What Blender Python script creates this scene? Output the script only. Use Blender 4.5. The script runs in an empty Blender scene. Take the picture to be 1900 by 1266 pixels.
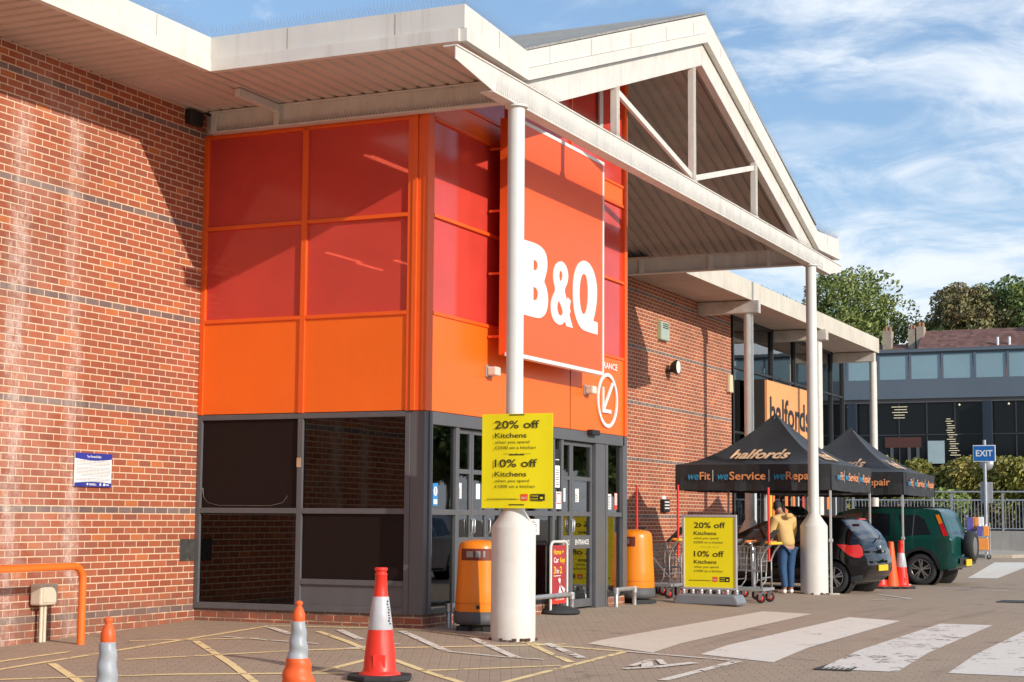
import bpy, bmesh, math, random
from mathutils import Vector, Matrix
R = math.radians
random.seed(7)
S = bpy.context.scene
COL = S.collection
# ------------------------------------------------------------------ camera
CAM = Vector((9.6815, -18.5518, 1.3466))
cr = Vector((0.90928015, 0.41612758, 0.00688828)); cu = Vector((0.03725632, -0.09787103, 0.9945015)); cf = Vector((-0.41451367, 0.90402384, 0.10449556))
cd = bpy.data.cameras.new('camera'); cam = bpy.data.objects.new('camera', cd); COL.objects.link(cam)
cam.matrix_world = Matrix(((cr.x, cu.x, -cf.x, CAM.x), (cr.y, cu.y, -cf.y, CAM.y), (cr.z, cu.z, -cf.z, CAM.z), (0, 0, 0, 1)))
cd.sensor_width = 36; cd.lens = 36 * 3134.05 / 1900; cd.clip_end = 3000; cd.clip_start = .1
S.camera = cam
# ------------------------------------------------------------------ light
SUN = Vector((1, -.36, .43)).normalized()
S.view_settings.view_transform = 'Standard'; S.view_settings.look = 'None'; S.view_settings.gamma = 1; S.view_settings.exposure = 0.10
sl = bpy.data.lights.new('sun', 'SUN'); sl.energy = 3.7; sl.angle = R(.53); sl.color = (1, .93, .82)
so = bpy.data.objects.new('sun', sl); COL.objects.link(so); so.rotation_euler = SUN.to_track_quat('Z', 'Y').to_euler(); so.location = (40, -20, 40)
W = bpy.data.worlds.new('World'); S.world = W; W.use_nodes = True


class NG:
    def __init__(s, nt): s.nt = nt; s.n = nt.nodes; s.l = nt.links
    def put(s, sock, v):
        if isinstance(v, bpy.types.NodeSocket): s.l.new(v, sock)
        elif v is not None:
            if hasattr(sock.default_value, '__len__') and not hasattr(v, '__len__'): v = (v,) * len(sock.default_value)
            if hasattr(v, '__len__') and len(v) == 3 and len(sock.default_value) == 4: v = (*v, 1)
            sock.default_value = v
    def m(s, op, a, b=None, c=None, clamp=False):
        n = s.n.new('ShaderNodeMath'); n.operation = op; n.use_clamp = clamp
        s.put(n.inputs[0], a); s.put(n.inputs[1], b)
        if c is not None: s.put(n.inputs[2], c)
        return n.outputs[0]
    def mix(s, f, a, b, mode='MIX'):
        n = s.n.new('ShaderNodeMix'); n.data_type = 'RGBA'; n.blend_type = mode; n.clamp_factor = True
        s.put(n.inputs[0], f); s.put(n.inputs[6], a); s.put(n.inputs[7], b); return n.outputs[2]
    def noise(s, vec, scale, detail=3, rough=.55, dist=0):
        n = s.n.new('ShaderNodeTexNoise'); s.put(n.inputs['Vector'], vec); n.inputs['Scale'].default_value = scale
        n.inputs['Detail'].default_value = detail; n.inputs['Roughness'].default_value = rough; n.inputs['Distortion'].default_value = dist
        return n.outputs[0]
    def xyz(s, a, b, c):
        n = s.n.new('ShaderNodeCombineXYZ')
        for i, v in enumerate((a, b, c)): s.put(n.inputs[i], v)
        return n.outputs[0]
    def sep(s, v):
        n = s.n.new('ShaderNodeSeparateXYZ'); s.l.new(v, n.inputs[0]); return n.outputs
    def rng(s, v, a, b, c=0, d=1, smooth=True):
        n = s.n.new('ShaderNodeMapRange'); n.interpolation_type = 'SMOOTHSTEP' if smooth else 'LINEAR'
        s.put(n.inputs[0], v)
        for i, q in enumerate((a, b, c, d)): s.put(n.inputs[i + 1], q)
        return n.outputs[0]
    def pos(s): return s.n.new('ShaderNodeNewGeometry').outputs['Position']
    def white(s, vec):
        n = s.n.new('ShaderNodeTexWhiteNoise'); n.noise_dimensions = '3D'; s.put(n.inputs['Vector'], vec); return n.outputs


g = NG(W.node_tree)
bg = g.n['Background']
sky = g.n.new('ShaderNodeTexSky'); sky.sky_type = 'NISHITA'; sky.sun_disc = False
sky.sun_elevation = math.asin(SUN.z); sky.sun_rotation = math.atan2(SUN.x, SUN.y); sky.air_density = 1.0; sky.dust_density = .6; sky.ozone_density = 2.5
tc = g.n.new('ShaderNodeTexCoord').outputs['Generated']
dx, dy, dz = g.sep(tc)
den = g.m('ADD', g.m('MAXIMUM', dz, 0), .22)
pv = g.xyz(g.m('DIVIDE', dx, den), g.m('DIVIDE', dy, den), 0)
pv2 = g.xyz(g.m('MULTIPLY', g.m('DIVIDE', dx, den), 1.0), g.m('MULTIPLY', g.m('DIVIDE', dy, den), 1.45), 3.7)
n1 = g.noise(pv2, 1.5, 9, .60, .7); n2 = g.noise(pv, 4.6, 8, .60, 1.2)
cl = g.m('ADD', g.m('MULTIPLY', n1, .60), g.m('MULTIPLY', n2, .40)); puff = g.m('MULTIPLY', g.rng(g.noise(pv2, 6.5, 7, .55, .5), .56, .70), g.rng(n1, .40, .58))
hz = g.rng(dz, -.02, .20, .10, 0)
right = g.rng(g.m('ADD', g.m('MULTIPLY', dx, .9093), g.m('MULTIPLY', dy, .4161)), -.25, .25, -.07, .045)
cfac = g.m('MAXIMUM', g.rng(g.m('ADD', g.m('ADD', cl, hz), right), .46, .68, 0, .92), g.m('MULTIPLY', puff, .75))
lpn = g.mix(cfac, g.mix(.34, sky.outputs[0], (2.2, 3.6, 5.6, 1)), (5.9, 6.3, 6.8, 1))
g.l.new(lpn, bg.inputs[0]); bg.inputs[1].default_value = .15

# ------------------------------------------------------------------ materials
MATS = {}
def newmat(name):
    m = bpy.data.materials.new(name); m.use_nodes = True
    return m, NG(m.node_tree), m.node_tree.nodes['Principled BSDF']
def mat(name, base, rough=.55, metal=0, var=.10, vs=2.5, bump=0, bs=30, streak=0, dirt=(.16, .13, .10), coat=0, emit=None, spots=0):
    if name in MATS: return MATS[name]
    m, g, b = newmat(name); p = g.pos()
    n = g.noise(p, vs, 5, .6)
    k = g.rng(n, .25, .75, 1 - var, 1 + var, False)
    c = g.mix(1.0, base, g.xyz(k, k, k), 'MULTIPLY')
    if streak:
        x, y, z = g.sep(p)
        sv = g.xyz(g.m('MULTIPLY', x, 5), g.m('MULTIPLY', y, 5), g.m('MULTIPLY', z, .35))
        c = g.mix(g.rng(g.noise(sv, 1.6, 5, .65), .48, .78, 0, streak), c, dirt)
    if spots:
        c = g.mix(g.rng(g.noise(p, 9, 6, .7), .60, .72, 0, spots), c, dirt)
    g.put(b.inputs['Base Color'], c)
    g.put(b.inputs['Roughness'], g.rng(n, .2, .8, max(.02, rough - .08), min(1, rough + .1), False))
    b.inputs['Metallic'].default_value = metal
    if coat: b.inputs['Coat Weight'].default_value = coat; b.inputs['Coat Roughness'].default_value = .05
    if bump:
        bn = g.n.new('ShaderNodeBump'); bn.inputs['Strength'].default_value = bump; bn.inputs['Distance'].default_value = .01
        g.l.new(g.noise(p, bs, 4), bn.inputs['Height']); g.l.new(bn.outputs[0], b.inputs['Normal'])
    if emit: g.put(b.inputs['Emission Color'], emit[0]); b.inputs['Emission Strength'].default_value = emit[1]
    MATS[name] = m; return m

def brick_mat(name, bloom):
    m, g, b = newmat(name); p = g.pos(); x, y, z = g.sep(p)
    nb = g.noise(p, .9, 2)
    u = g.m('ADD', x, y); h = .08333; L = .25; v = g.m('SUBTRACT', z, .0415)
    r = g.m('FLOOR', g.m('DIVIDE', v, h)); fv = g.m('SUBTRACT', g.m('DIVIDE', v, h), r)
    off = g.m('MULTIPLY', g.m('MODULO', g.m('ABSOLUTE', r), 2), .5)
    uu = g.m('ADD', g.m('DIVIDE', u, L), g.m('ADD', off, 200)); c = g.m('FLOOR', uu); fu = g.m('SUBTRACT', uu, c)
    wob = g.m('MULTIPLY', g.m('SUBTRACT', g.noise(p, 26, 2), .5), .05)
    mu = g.m('MINIMUM', fu, g.m('SUBTRACT', 1, fu)); mv = g.m('MINIMUM', fv, g.m('SUBTRACT', 1, fv))
    bu = g.rng(g.m('ADD', mu, g.m('MULTIPLY', wob, .5)), .020, .036); bv = g.rng(g.m('ADD', mv, wob), .065, .115)
    br = g.m('MULTIPLY', bu, bv)
    wn = g.white(g.xyz(c, r, 0)); h1 = wn[0]; wn2 = g.white(g.xyz(c, r, 5.3))[0]
    col = g.mix(h1, (.315, .076, .036, 1), (.43, .116, .052, 1))
    col = g.mix(g.rng(wn2, .70, .98, 0, .7), col, (.27, .088, .055, 1))
    col = g.mix(g.rng(wn2, .0, .10, .75, 0), col, (.56, .17, .05, 1))
    band = g.m('COMPARE', g.m('MODULO', g.m('ADD', g.m('SUBTRACT', r, 1), 150), 15), 0, .2)
    col = g.mix(band, col, g.mix(h1, (.155, .10, .092, 1), (.23, .155, .14, 1)))
    fine = g.noise(p, 45, 4, .7); kk = g.rng(fine, .2, .8, .84, 1.14, False)
    col = g.mix(1, col, g.xyz(kk, kk, kk), 'MULTIPLY')
    mort = g.mix(g.noise(p, 3, 4), (.68, .46, .30, 1), (.80, .59, .41, 1))
    allc = g.mix(br, mort, col)
    big = g.rng(g.noise(p, .55, 4, .6), .3, .7, .86, 1.1); allc = g.mix(1, allc, g.xyz(big, big, big), 'MULTIPLY')
    low = g.m('MULTIPLY', g.rng(z, .1, .50, .62, 0), g.rng(g.noise(p, 5, 4), .3, .6)); allc = g.mix(low, allc, (.20, .11, .08, 1))
    if bloom:
        tot = None
        for yc, sl_, wd, zt in ((-3.58, .0, .11, 6.3), (-2.58, .03, .085, 6.5), (-4.4, .0, .10, 5.5)):
            yy = g.m('ABSOLUTE', g.m('ADD', g.m('SUBTRACT', y, g.m('ADD', yc, g.m('MULTIPLY', g.m('SUBTRACT', z, 3.2), -sl_))), g.m('MULTIPLY', g.m('SUBTRACT', g.noise(g.xyz(x, y, g.m('MULTIPLY', z, 1.3)), 2.6, 5, .7), .5), .5)))
            f = g.rng(yy, 0, wd * 2.8, 1, 0); f = g.m('MULTIPLY', f, g.rng(z, zt, zt - .5)); f = g.m('MULTIPLY', f, g.rng(g.noise(g.xyz(y, y, z), 1.3, 3), .28, .62, .35, 1))
            tot = f if tot is None else g.m('MAXIMUM', tot, f)
        tot = g.m('MULTIPLY', tot, g.m('MULTIPLY', g.rng(g.noise(p, 16, 5, .8), .25, .7, .3, 1), g.rng(g.noise(g.xyz(x, g.m('MULTIPLY', y, 1.6), g.m('MULTIPLY', z, .8)), 5.5, 6, .75), .38, .62, .25, 1)))
        haze = g.m('MULTIPLY', g.rng(y, -1.9, -3.3), g.rng(g.noise(p, 1.4, 5), .42, .75, 0, .22))
        allc = g.mix(g.m('MULTIPLY', g.m('MAXIMUM', tot, haze), .95), allc, (.70, .55, .47, 1))
    g.put(b.inputs['Base Color'], allc); b.inputs['Roughness'].default_value = .85
    bn = g.n.new('ShaderNodeBump'); bn.inputs['Strength'].default_value = .7; bn.inputs['Distance'].default_value = .012
    g.l.new(g.m('ADD', g.m('MULTIPLY', br, 1), g.m('MULTIPLY', fine, .35)), bn.inputs['Height']); g.l.new(bn.outputs[0], b.inputs['Normal'])
    return m
BRICK = brick_mat('brick_weathered', True); BRICK2 = brick_mat('brick', False)

def paving_mat(name, asphalt=False):
    m, g, b = newmat(name); p = g.pos(); x, y, z = g.sep(p)
    a = R(25); u = g.m('ADD', g.m('MULTIPLY', x, math.cos(a)), g.m('MULTIPLY', y, math.sin(a))); v = g.m('SUBTRACT', g.m('MULTIPLY', y, math.cos(a)), g.m('MULTIPLY', x, math.sin(a)))
    r = g.m('FLOOR', g.m('DIVIDE', v, .105)); fv = g.m('FRACT', g.m('DIVIDE', g.m('ADD', v, 300), .105))
    uu = g.m('ADD', g.m('DIVIDE', u, .21), g.m('MULTIPLY', g.m('MODULO', g.m('ABSOLUTE', r), 2), .5)); fu = g.m('FRACT', g.m('ADD', uu, 900))
    mu = g.m('MINIMUM', fu, g.m('SUBTRACT', 1, fu)); mv = g.m('MINIMUM', fv, g.m('SUBTRACT', 1, fv))
    br = g.m('MULTIPLY', g.rng(mu, .015, .05), g.rng(mv, .04, .10))
    wn = g.white(g.xyz(g.m('FLOOR', uu), r, 0))[0]
    col = g.mix(wn, (.365, .270, .190, 1), (.405, .305, .217, 1))
    n = g.noise(p, .45, 6, .65); n2 = g.noise(p, 2.2, 5, .65)
    col = g.mix(g.rng(n, .4, .72, 0, .8), col, (.395, .295, .21, 1))
    col = g.mix(g.rng(n2, .5, .8, 0, .5), col, (.28, .215, .155, 1))
    col = g.mix(g.rng(g.noise(p, 120, 3), .55, .75, 0, .5), col, (.50, .40, .32, 1))
    col = g.mix(g.m('MULTIPLY', g.m('SUBTRACT', 1, br), .26), col, (.21, .155, .11, 1))
    if asphalt: col = g.mix(.85, col, (.07, .07, .075, 1))
    col = g.mix(g.rng(g.noise(p, 7, 4, .6), .67, .72, 0, .45), col, (.50, .42, .33, 1)); col = g.mix(g.m('MULTIPLY', g.rng(g.noise(p, 1.1, 6, .7), .60, .68), .55), col, (.13, .10, .08, 1))
    tyre = g.rng(g.noise(g.xyz(g.m('MULTIPLY', x, 1.6), g.m('MULTIPLY', y, .12), 0), 1.5, 5, .6), .54, .70, 0, .35)
    col = g.mix(g.m('MULTIPLY', tyre, g.rng(x, 2, 3.4)), col, (.17, .135, .11, 1))
    g.put(b.inputs['Base Color'], col); g.put(b.inputs['Roughness'], g.rng(n2, .2, .8, .75, .95))
    bn = g.n.new('ShaderNodeBump'); bn.inputs['Strength'].default_value = .6; bn.inputs['Distance'].default_value = .008
    g.l.new(g.m('ADD', br, g.m('MULTIPLY', g.noise(p, 90, 3), .5)), bn.inputs['Height']); g.l.new(bn.outputs[0], b.inputs['Normal'])
    return m
PAVE = paving_mat('block_paving'); ROAD = paving_mat('asphalt', True)

def paint_mat(name, col, wear, s=14):
    m, g, b = newmat(name); p = g.pos()
    b.inputs['Roughness'].default_value = .8
    x, y, z = g.sep(p)
    sv = g.xyz(x, y, 0)
    bl = g.n.new('ShaderNodeTexVoronoi'); bl.distance = 'CHEBYCHEV'; bl.inputs['Scale'].default_value = 7; g.put(bl.inputs['Vector'], sv)
    w = g.m('ADD', g.m('MULTIPLY', g.noise(sv, s, 6, .75), .6), g.m('MULTIPLY', g.noise(sv, 1.1, 4, .6), .4))
    w = g.m('ADD', w, g.m('MULTIPLY', g.m('SUBTRACT', g.sep(bl.outputs['Color'])[0], .5), .14))
    al = g.rng(w, wear, wear + .045, 1, 0)
    c = g.mix(g.noise(p, 5, 5, .7), tuple(a * .82 for a in col), tuple(min(1, a * 1.1) for a in col)); g.put(b.inputs['Base Color'], c)
    g.put(b.inputs['Alpha'], al); MATS[name] = m; return m
YELLOW_LINE = paint_mat('worn_yellow_paint', (.93, .71, .36), .565); WHITE_LINE = paint_mat('worn_white_paint', (.80, .72, .62), .545)
ZEBRA = paint_mat('zebra_paint', (.78, .71, .61), .615); ZEBRA2 = paint_mat('chipped_zebra_paint', (.76, .70, .62), .560)
CREAM = paint_mat('solid_zebra_paint', (.72, .62, .49), .64)

def glass_mat(name, base, rough, trans, tint=(1, 1, 1), spec=.5, grain=0, wob=.0):
    m, g, b = newmat(name); p = g.pos()
    n = g.noise(p, 1.2, 3); k = g.rng(n, .2, .8, .88, 1.1, False)
    g.put(b.inputs['Base Color'], g.mix(1, base, g.xyz(k, k, k), 'MULTIPLY')); b.inputs['Roughness'].default_value = rough
    b.inputs['Specular IOR Level'].default_value = spec
    if wob:
        bn = g.n.new('ShaderNodeBump'); bn.inputs['Strength'].default_value = wob; bn.inputs['Distance'].default_value = .02
        g.l.new(g.noise(p, 1.4, 2), bn.inputs['Height']); g.l.new(bn.outputs[0], b.inputs['Normal'])
    if trans:
        t = g.n.new('ShaderNodeBsdfTransparent'); g.put(t.inputs[0], tint)
        fr = g.n.new('ShaderNodeFresnel'); fr.inputs[0].default_value = 1.5
        mx = g.n.new('ShaderNodeMixShader')
        g.put(mx.inputs[0], g.m('MULTIPLY', g.m('SUBTRACT', 1, fr.outputs[0]), trans)); g.l.new(b.outputs[0], mx.inputs[1]); g.l.new(t.outputs[0], mx.inputs[2])
        g.l.new(mx.outputs[0], g.n['Material Output'].inputs[0])
    MATS[name] = m; return m
def clear_glass(name, tint, refl=1.9, rough=.015, wob=.04):
    m, g, b = newmat(name); p = g.pos(); g.n.remove(b)
    t = g.n.new('ShaderNodeBsdfTransparent'); g.put(t.inputs[0], tint); gl = g.n.new('ShaderNodeBsdfGlossy'); gl.inputs['Roughness'].default_value = rough
    fr = g.n.new('ShaderNodeFresnel'); fr.inputs[0].default_value = 1.5; mx = g.n.new('ShaderNodeMixShader')
    if wob:
        bn = g.n.new('ShaderNodeBump'); bn.inputs['Strength'].default_value = wob; bn.inputs['Distance'].default_value = .02
        g.l.new(g.noise(p, 1.4, 2), bn.inputs['Height']); g.l.new(bn.outputs[0], gl.inputs['Normal'])
    g.put(mx.inputs[0], g.m('MULTIPLY', fr.outputs[0], refl, clamp=True)); g.l.new(t.outputs[0], mx.inputs[1]); g.l.new(gl.outputs[0], mx.inputs[2]); g.l.new(mx.outputs[0], g.n['Material Output'].inputs[0])
    MATS[name] = m; return m
REDGLASS = glass_mat('red_film_glass', (.74, .075, .052), .12, .22, (1, .42, .32), .6, wob=.05)
DARKGLASS = clear_glass('dark_door_glass', (.50, .54, .52), 2.0)
MIRRORGLASS = clear_glass('dark_shop_glass', (.25, .28, .32), 1.7)
SMOKED = clear_glass('smoked_pane', (.04, .03, .03), .95, .02)
CARGLASS = glass_mat('car_glass', (.014, .018, .022), .02, 0, spec=.9)
BLUEGLASS = mat('blue_glazing', (.27, .39, .43), .25, 0, .10, .3)

WHITE = mat('white_cladding', (.71, .665, .60), .45, 0, .07, 1.5, streak=.38, dirt=(.44, .38, .29))
WHITE2 = mat('white_steel', (.68, .65, .59), .5, 0, .10, 4, streak=.32, dirt=(.38, .32, .25), spots=.2)
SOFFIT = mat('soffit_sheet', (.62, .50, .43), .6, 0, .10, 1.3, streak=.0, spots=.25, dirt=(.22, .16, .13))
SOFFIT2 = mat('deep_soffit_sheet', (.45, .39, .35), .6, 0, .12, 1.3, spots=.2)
ORANGE = mat('orange_panel', (.93, .150, .010), .34, 0, .06, .8, streak=.10, dirt=(.62, .14, .03), bump=.5, bs=1.3)
ORANGEF = mat('orange_frame', (.86, .115, .010), .42, 0, .06, 3)
GREYF = mat('anthracite_frame', (.105, .105, .112), .45, 0, .08, 3, streak=.15, dirt=(.2, .18, .16))
DARKBOARD = mat('dark_mesh_board', (.013, .007, .006), .6, 0, .25, 60)
DARKBOARD.node_tree.nodes['Principled BSDF'].inputs['Specular IOR Level'].default_value = .2
SIGNRED = mat('sign_orange', (.93, .115, .022), .38, 0, .04, .6, streak=.06, dirt=(.6, .12, .05), bump=.3, bs=1.1)
SIGNSIDE = mat('sign_side', (.75, .09, .012), .45, 0, .05, 1)
SIGNWHITE = mat('sign_white', (.84, .82, .78), .4, 0, .03, 3)
BLACK = mat('black_plastic', (.018, .018, .02), .5, 0, .2, 5)
TEXTBLK = mat('black_print', (.05, .045, .01), .6)
RUBBER = mat('rubber', (.03, .03, .032), .8, 0, .25, 8, bump=.3)
STEEL = mat('galvanised_steel', (.52, .52, .52), .38, .75, .15, 10)
CHROME = mat('trolley_wire', (.50, .50, .50), .32, .8, .1, 10)
INT = mat('interior_dark', (.035, .032, .03), .8, 0, .3, 2)
BINO = mat('bin_orange', (.86, .235, .006), .36, 0, .05, 2, streak=.10, dirt=(.55, .13, .01), coat=.2)
POSTERY = mat('poster_yellow', (.96, .83, .006), .45, 0, .03, 2)
CONCWHITE = mat('casing_white', (.66, .62, .56), .6, 0, .07, 3, streak=.22, dirt=(.40, .35, .30), spots=.22, bump=.15, bs=20)
RED = mat('red_plastic', (.75, .035, .02), .45, 0, .08, 6)
CONEO = mat('cone_orange', (.86, .12, .02), .5, 0, .10, 8, spots=.2, dirt=(.45, .1, .05))
CONER = mat('cone_red', (.80, .035, .018), .42, 0, .08, 8, spots=.15, dirt=(.4, .03, .02))
SLEEVE = mat('reflective_sleeve', (.50, .50, .52), .4, 0, .12, 12, spots=.35, dirt=(.2, .2, .2))
TAPE = mat('grey_tape', (.36, .38, .40), .45, 0, .15, 9, spots=.2, dirt=(.2, .2, .2))
TENT = mat('black_canvas', (.030, .029, .030), .50, 0, .25, 2.5, bump=.5, bs=4)
TENTPOLE = mat('tent_pole', (.60, .59, .56), .4, .3, .08, 6)
LTAN = mat('print_tan', (.80, .50, .28), .6); LORG = mat('print_orange', (.85, .32, .12), .6); LBLUE = mat('print_blue', (.03, .30, .52), .6); LWHITE = mat('print_white', (.8, .78, .75), .6)
TILE = None

# ------------------------------------------------------------------ mesh helpers
class MB:
    def __init__(s): s.v = []; s.f = []; s.mi = []; s.sm = []
    def add(s, vs, fs, mi=0, sm=False):
        o = len(s.v); s.v += [tuple(q) for q in vs]
        for f in fs: s.f.append([i + o for i in f]); s.mi.append(mi); s.sm.append(sm)
    def box(s, x0, x1, y0, y1, z0, z1, mi=0):
        x0, x1 = sorted((x0, x1)); y0, y1 = sorted((y0, y1)); z0, z1 = sorted((z0, z1))
        s.add([(x0, y0, z0), (x1, y0, z0), (x1, y1, z0), (x0, y1, z0), (x0, y0, z1), (x1, y0, z1), (x1, y1, z1), (x0, y1, z1)],
              [(0, 3, 2, 1), (4, 5, 6, 7), (0, 1, 5, 4), (1, 2, 6, 5), (2, 3, 7, 6), (3, 0, 4, 7)], mi); return s
    def bar(s, a, b, w, h, up=(0, 0, 1), mi=0):
        a = Vector(a); b = Vector(b); d = (b - a).normalized(); up = Vector(up); r = d.cross(up)
        if r.length < 1e-4: r = d.cross(Vector((1, 0, 0)))
        r.normalize(); u = r.cross(d); vs = []
        for q in (a, b):
            for i, j in ((-1, -1), (1, -1), (1, 1), (-1, 1)): vs.append(q + r * i * w / 2 + u * j * h / 2)
        s.add(vs, [(0, 1, 2, 3), (7, 6, 5, 4), (0, 4, 5, 1), (1, 5, 6, 2), (2, 6, 7, 3), (3, 7, 4, 0)], mi); return s
    def tube(s, pts, r, n=8, mi=0, closed=False, caps=True):
        pts = [Vector(q) for q in pts]; rs = r if hasattr(r, '__len__') else [r] * len(pts); rings = []; ref = Vector((0, 0, 1))
        for i, q in enumerate(pts):
            if closed: d = pts[(i + 1) % len(pts)] - pts[i - 1]
            else: d = pts[min(i + 1, len(pts) - 1)] - pts[max(i - 1, 0)]
            d.normalize()
            if abs(d.dot(ref)) > .95: ref = Vector((1, 0, 0)) if abs(d.x) < .9 else Vector((0, 1, 0))
            a = d.cross(ref).normalized(); b = d.cross(a); ref = a.cross(d) if False else ref
            rings.append([q + (a * math.cos(t) + b * math.sin(t)) * rs[i] for t in [2 * math.pi * k / n for k in range(n)]])
        vs = [v for rg in rings for v in rg]; fs = []; m = len(rings)
        for i in range(m if closed else m - 1):
            j = (i + 1) % m
            # align ring start
            best = min(range(n), key=lambda o: (rings[i][0] - rings[j][o]).length) if not closed or True else 0
            for k in range(n): fs.append((i * n + k, i * n + (k + 1) % n, j * n + (k + 1 + best) % n, j * n + (k + best) % n))
        s.add(vs, fs, mi, True)
        if caps and not closed: s.add(rings[0], [tuple(range(n))], mi); s.add(rings[-1], [tuple(range(n - 1, -1, -1))], mi)
        return s
    def lathe(s, prof, c=(0, 0, 0), n=32, mi=0, axis='z', sm=True, fn=None, cap=True):
        vs = []; fs = []
        for r, z in prof:
            for k in range(n):
                t = 2 * math.pi * k / n; rr = r * (fn(t, z) if fn else 1)
                if axis == 'z': vs.append((c[0] + rr * math.cos(t), c[1] + rr * math.sin(t), c[2] + z))
                elif axis == 'y': vs.append((c[0] + rr * math.cos(t), c[1] + z, c[2] + rr * math.sin(t)))
                else: vs.append((c[0] + z, c[1] + rr * math.cos(t), c[2] + rr * math.sin(t)))
        for i in range(len(prof) - 1):
            for k in range(n): fs.append((i * n + k, i * n + (k + 1) % n, (i + 1) * n + (k + 1) % n, (i + 1) * n + k))
        s.add(vs, fs, mi, sm)
        for i in (0, len(prof) - 1):
            if cap and prof[i][0] > 1e-4: s.add(vs[i * n:(i + 1) * n], [tuple(range(n))], mi)
        return s
    def poly(s, pts, th, nrm, mi=0):
        pts = [Vector(q) for q in pts]; nrm = Vector(nrm).normalized() * th; n = len(pts)
        s.add(pts + [q + nrm for q in pts], [tuple(range(n)), tuple(range(2 * n - 1, n - 1, -1))] + [(i, (i + 1) % n, n + (i + 1) % n, n + i) for i in range(n)], mi); return s
    def quad(s, a, b, c, d, mi=0): s.add([a, b, c, d], [(0, 1, 2, 3)], mi); return s
    def build(s, name, mats, parent=None, bevel=0, loc=None, sub=0):
        me = bpy.data.meshes.new(name); me.from_pydata(s.v, [], s.f)
        mats = mats if isinstance(mats, (list, tuple)) else [mats]
        for m in mats: me.materials.append(m)
        for i, p in enumerate(me.polygons): p.material_index = s.mi[i]; p.use_smooth = s.sm[i]
        bm = bmesh.new(); bm.from_mesh(me); bmesh.ops.recalc_face_normals(bm, faces=bm.faces); bm.to_mesh(me); bm.free()
        o = bpy.data.objects.new(name, me); COL.objects.link(o)
        if parent: o.parent = parent
        if loc: o.location = loc
        if bevel:
            b = o.modifiers.new('bevel', 'BEVEL'); b.width = bevel; b.segments = 2; b.limit_method = 'ANGLE'; b.angle_limit = R(35)
        if sub: q = o.modifiers.new('sub', 'SUBSURF'); q.levels = sub; q.render_levels = sub
        return o
def build_each(mb, name, m, parent, gap=0.0):
    par = list(range(len(mb.v)))
    def fd(i):
        while par[i] != i: par[i] = par[par[i]]; i = par[i]
        return i
    for f in mb.f:
        for i in f[1:]: par[fd(i)] = fd(f[0])
    gr = {}
    for f, mi, sm in zip(mb.f, mb.mi, mb.sm): gr.setdefault(fd(f[0]), []).append((f, mi, sm))
    for fs in gr.values():
        ids = sorted({i for f, _, _ in fs for i in f}); mp = {i: k for k, i in enumerate(ids)}; q = MB()
        for f, mi, sm in fs: q.f.append([mp[i] for i in f]); q.mi.append(mi); q.sm.append(sm)
        q.v = [mb.v[i] for i in ids]; q.build(name, m, parent)
def tag(o, label=None, cat=None, group=None, kind=None):
    if label: o['label'] = label
    if cat: o['category'] = cat
    if group: o['group'] = group
    if kind: o['kind'] = kind
    return o
def empty(name, loc=(0, 0, 0), rz=0, label=None, cat=None, group=None):
    o = bpy.data.objects.new(name, None); COL.objects.link(o); o.location = loc; o.rotation_euler = (0, 0, rz); o.empty_display_size = .2
    return tag(o, label, cat, group)
def kids(o): return [c for c in ALLK.get(o.name, [])]
def copy_tree(o, parent=None):
    c = o.copy(); COL.objects.link(c)
    if parent: c.parent = parent
    for ch in list(o.children): copy_tree(ch, c)
    return c
def bx(name, m, parent, *a, bevel=0):
    return MB().box(*a).build(name, m, parent, bevel)
def curve_mesh(cv):
    o = bpy.data.objects.new('tmp', cv); COL.objects.link(o); dg = bpy.context.evaluated_depsgraph_get(); dg.update()
    me = bpy.data.meshes.new_from_object(o.evaluated_get(dg)); vs = [tuple(v.co) for v in me.vertices]; fs = [tuple(p.vertices) for p in me.polygons]
    bpy.data.objects.remove(o); bpy.data.curves.remove(cv); bpy.data.meshes.remove(me); return vs, fs
TC = {}
def text_geo(s, bold, shear=0):
    k = (s, bold, shear)
    if k not in TC:
        cv = bpy.data.curves.new('t', 'FONT'); cv.body = s; cv.size = 1; cv.offset = bold; cv.resolution_u = 3; cv.shear = shear; TC[k] = curve_mesh(cv)
    return TC[k]
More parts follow.
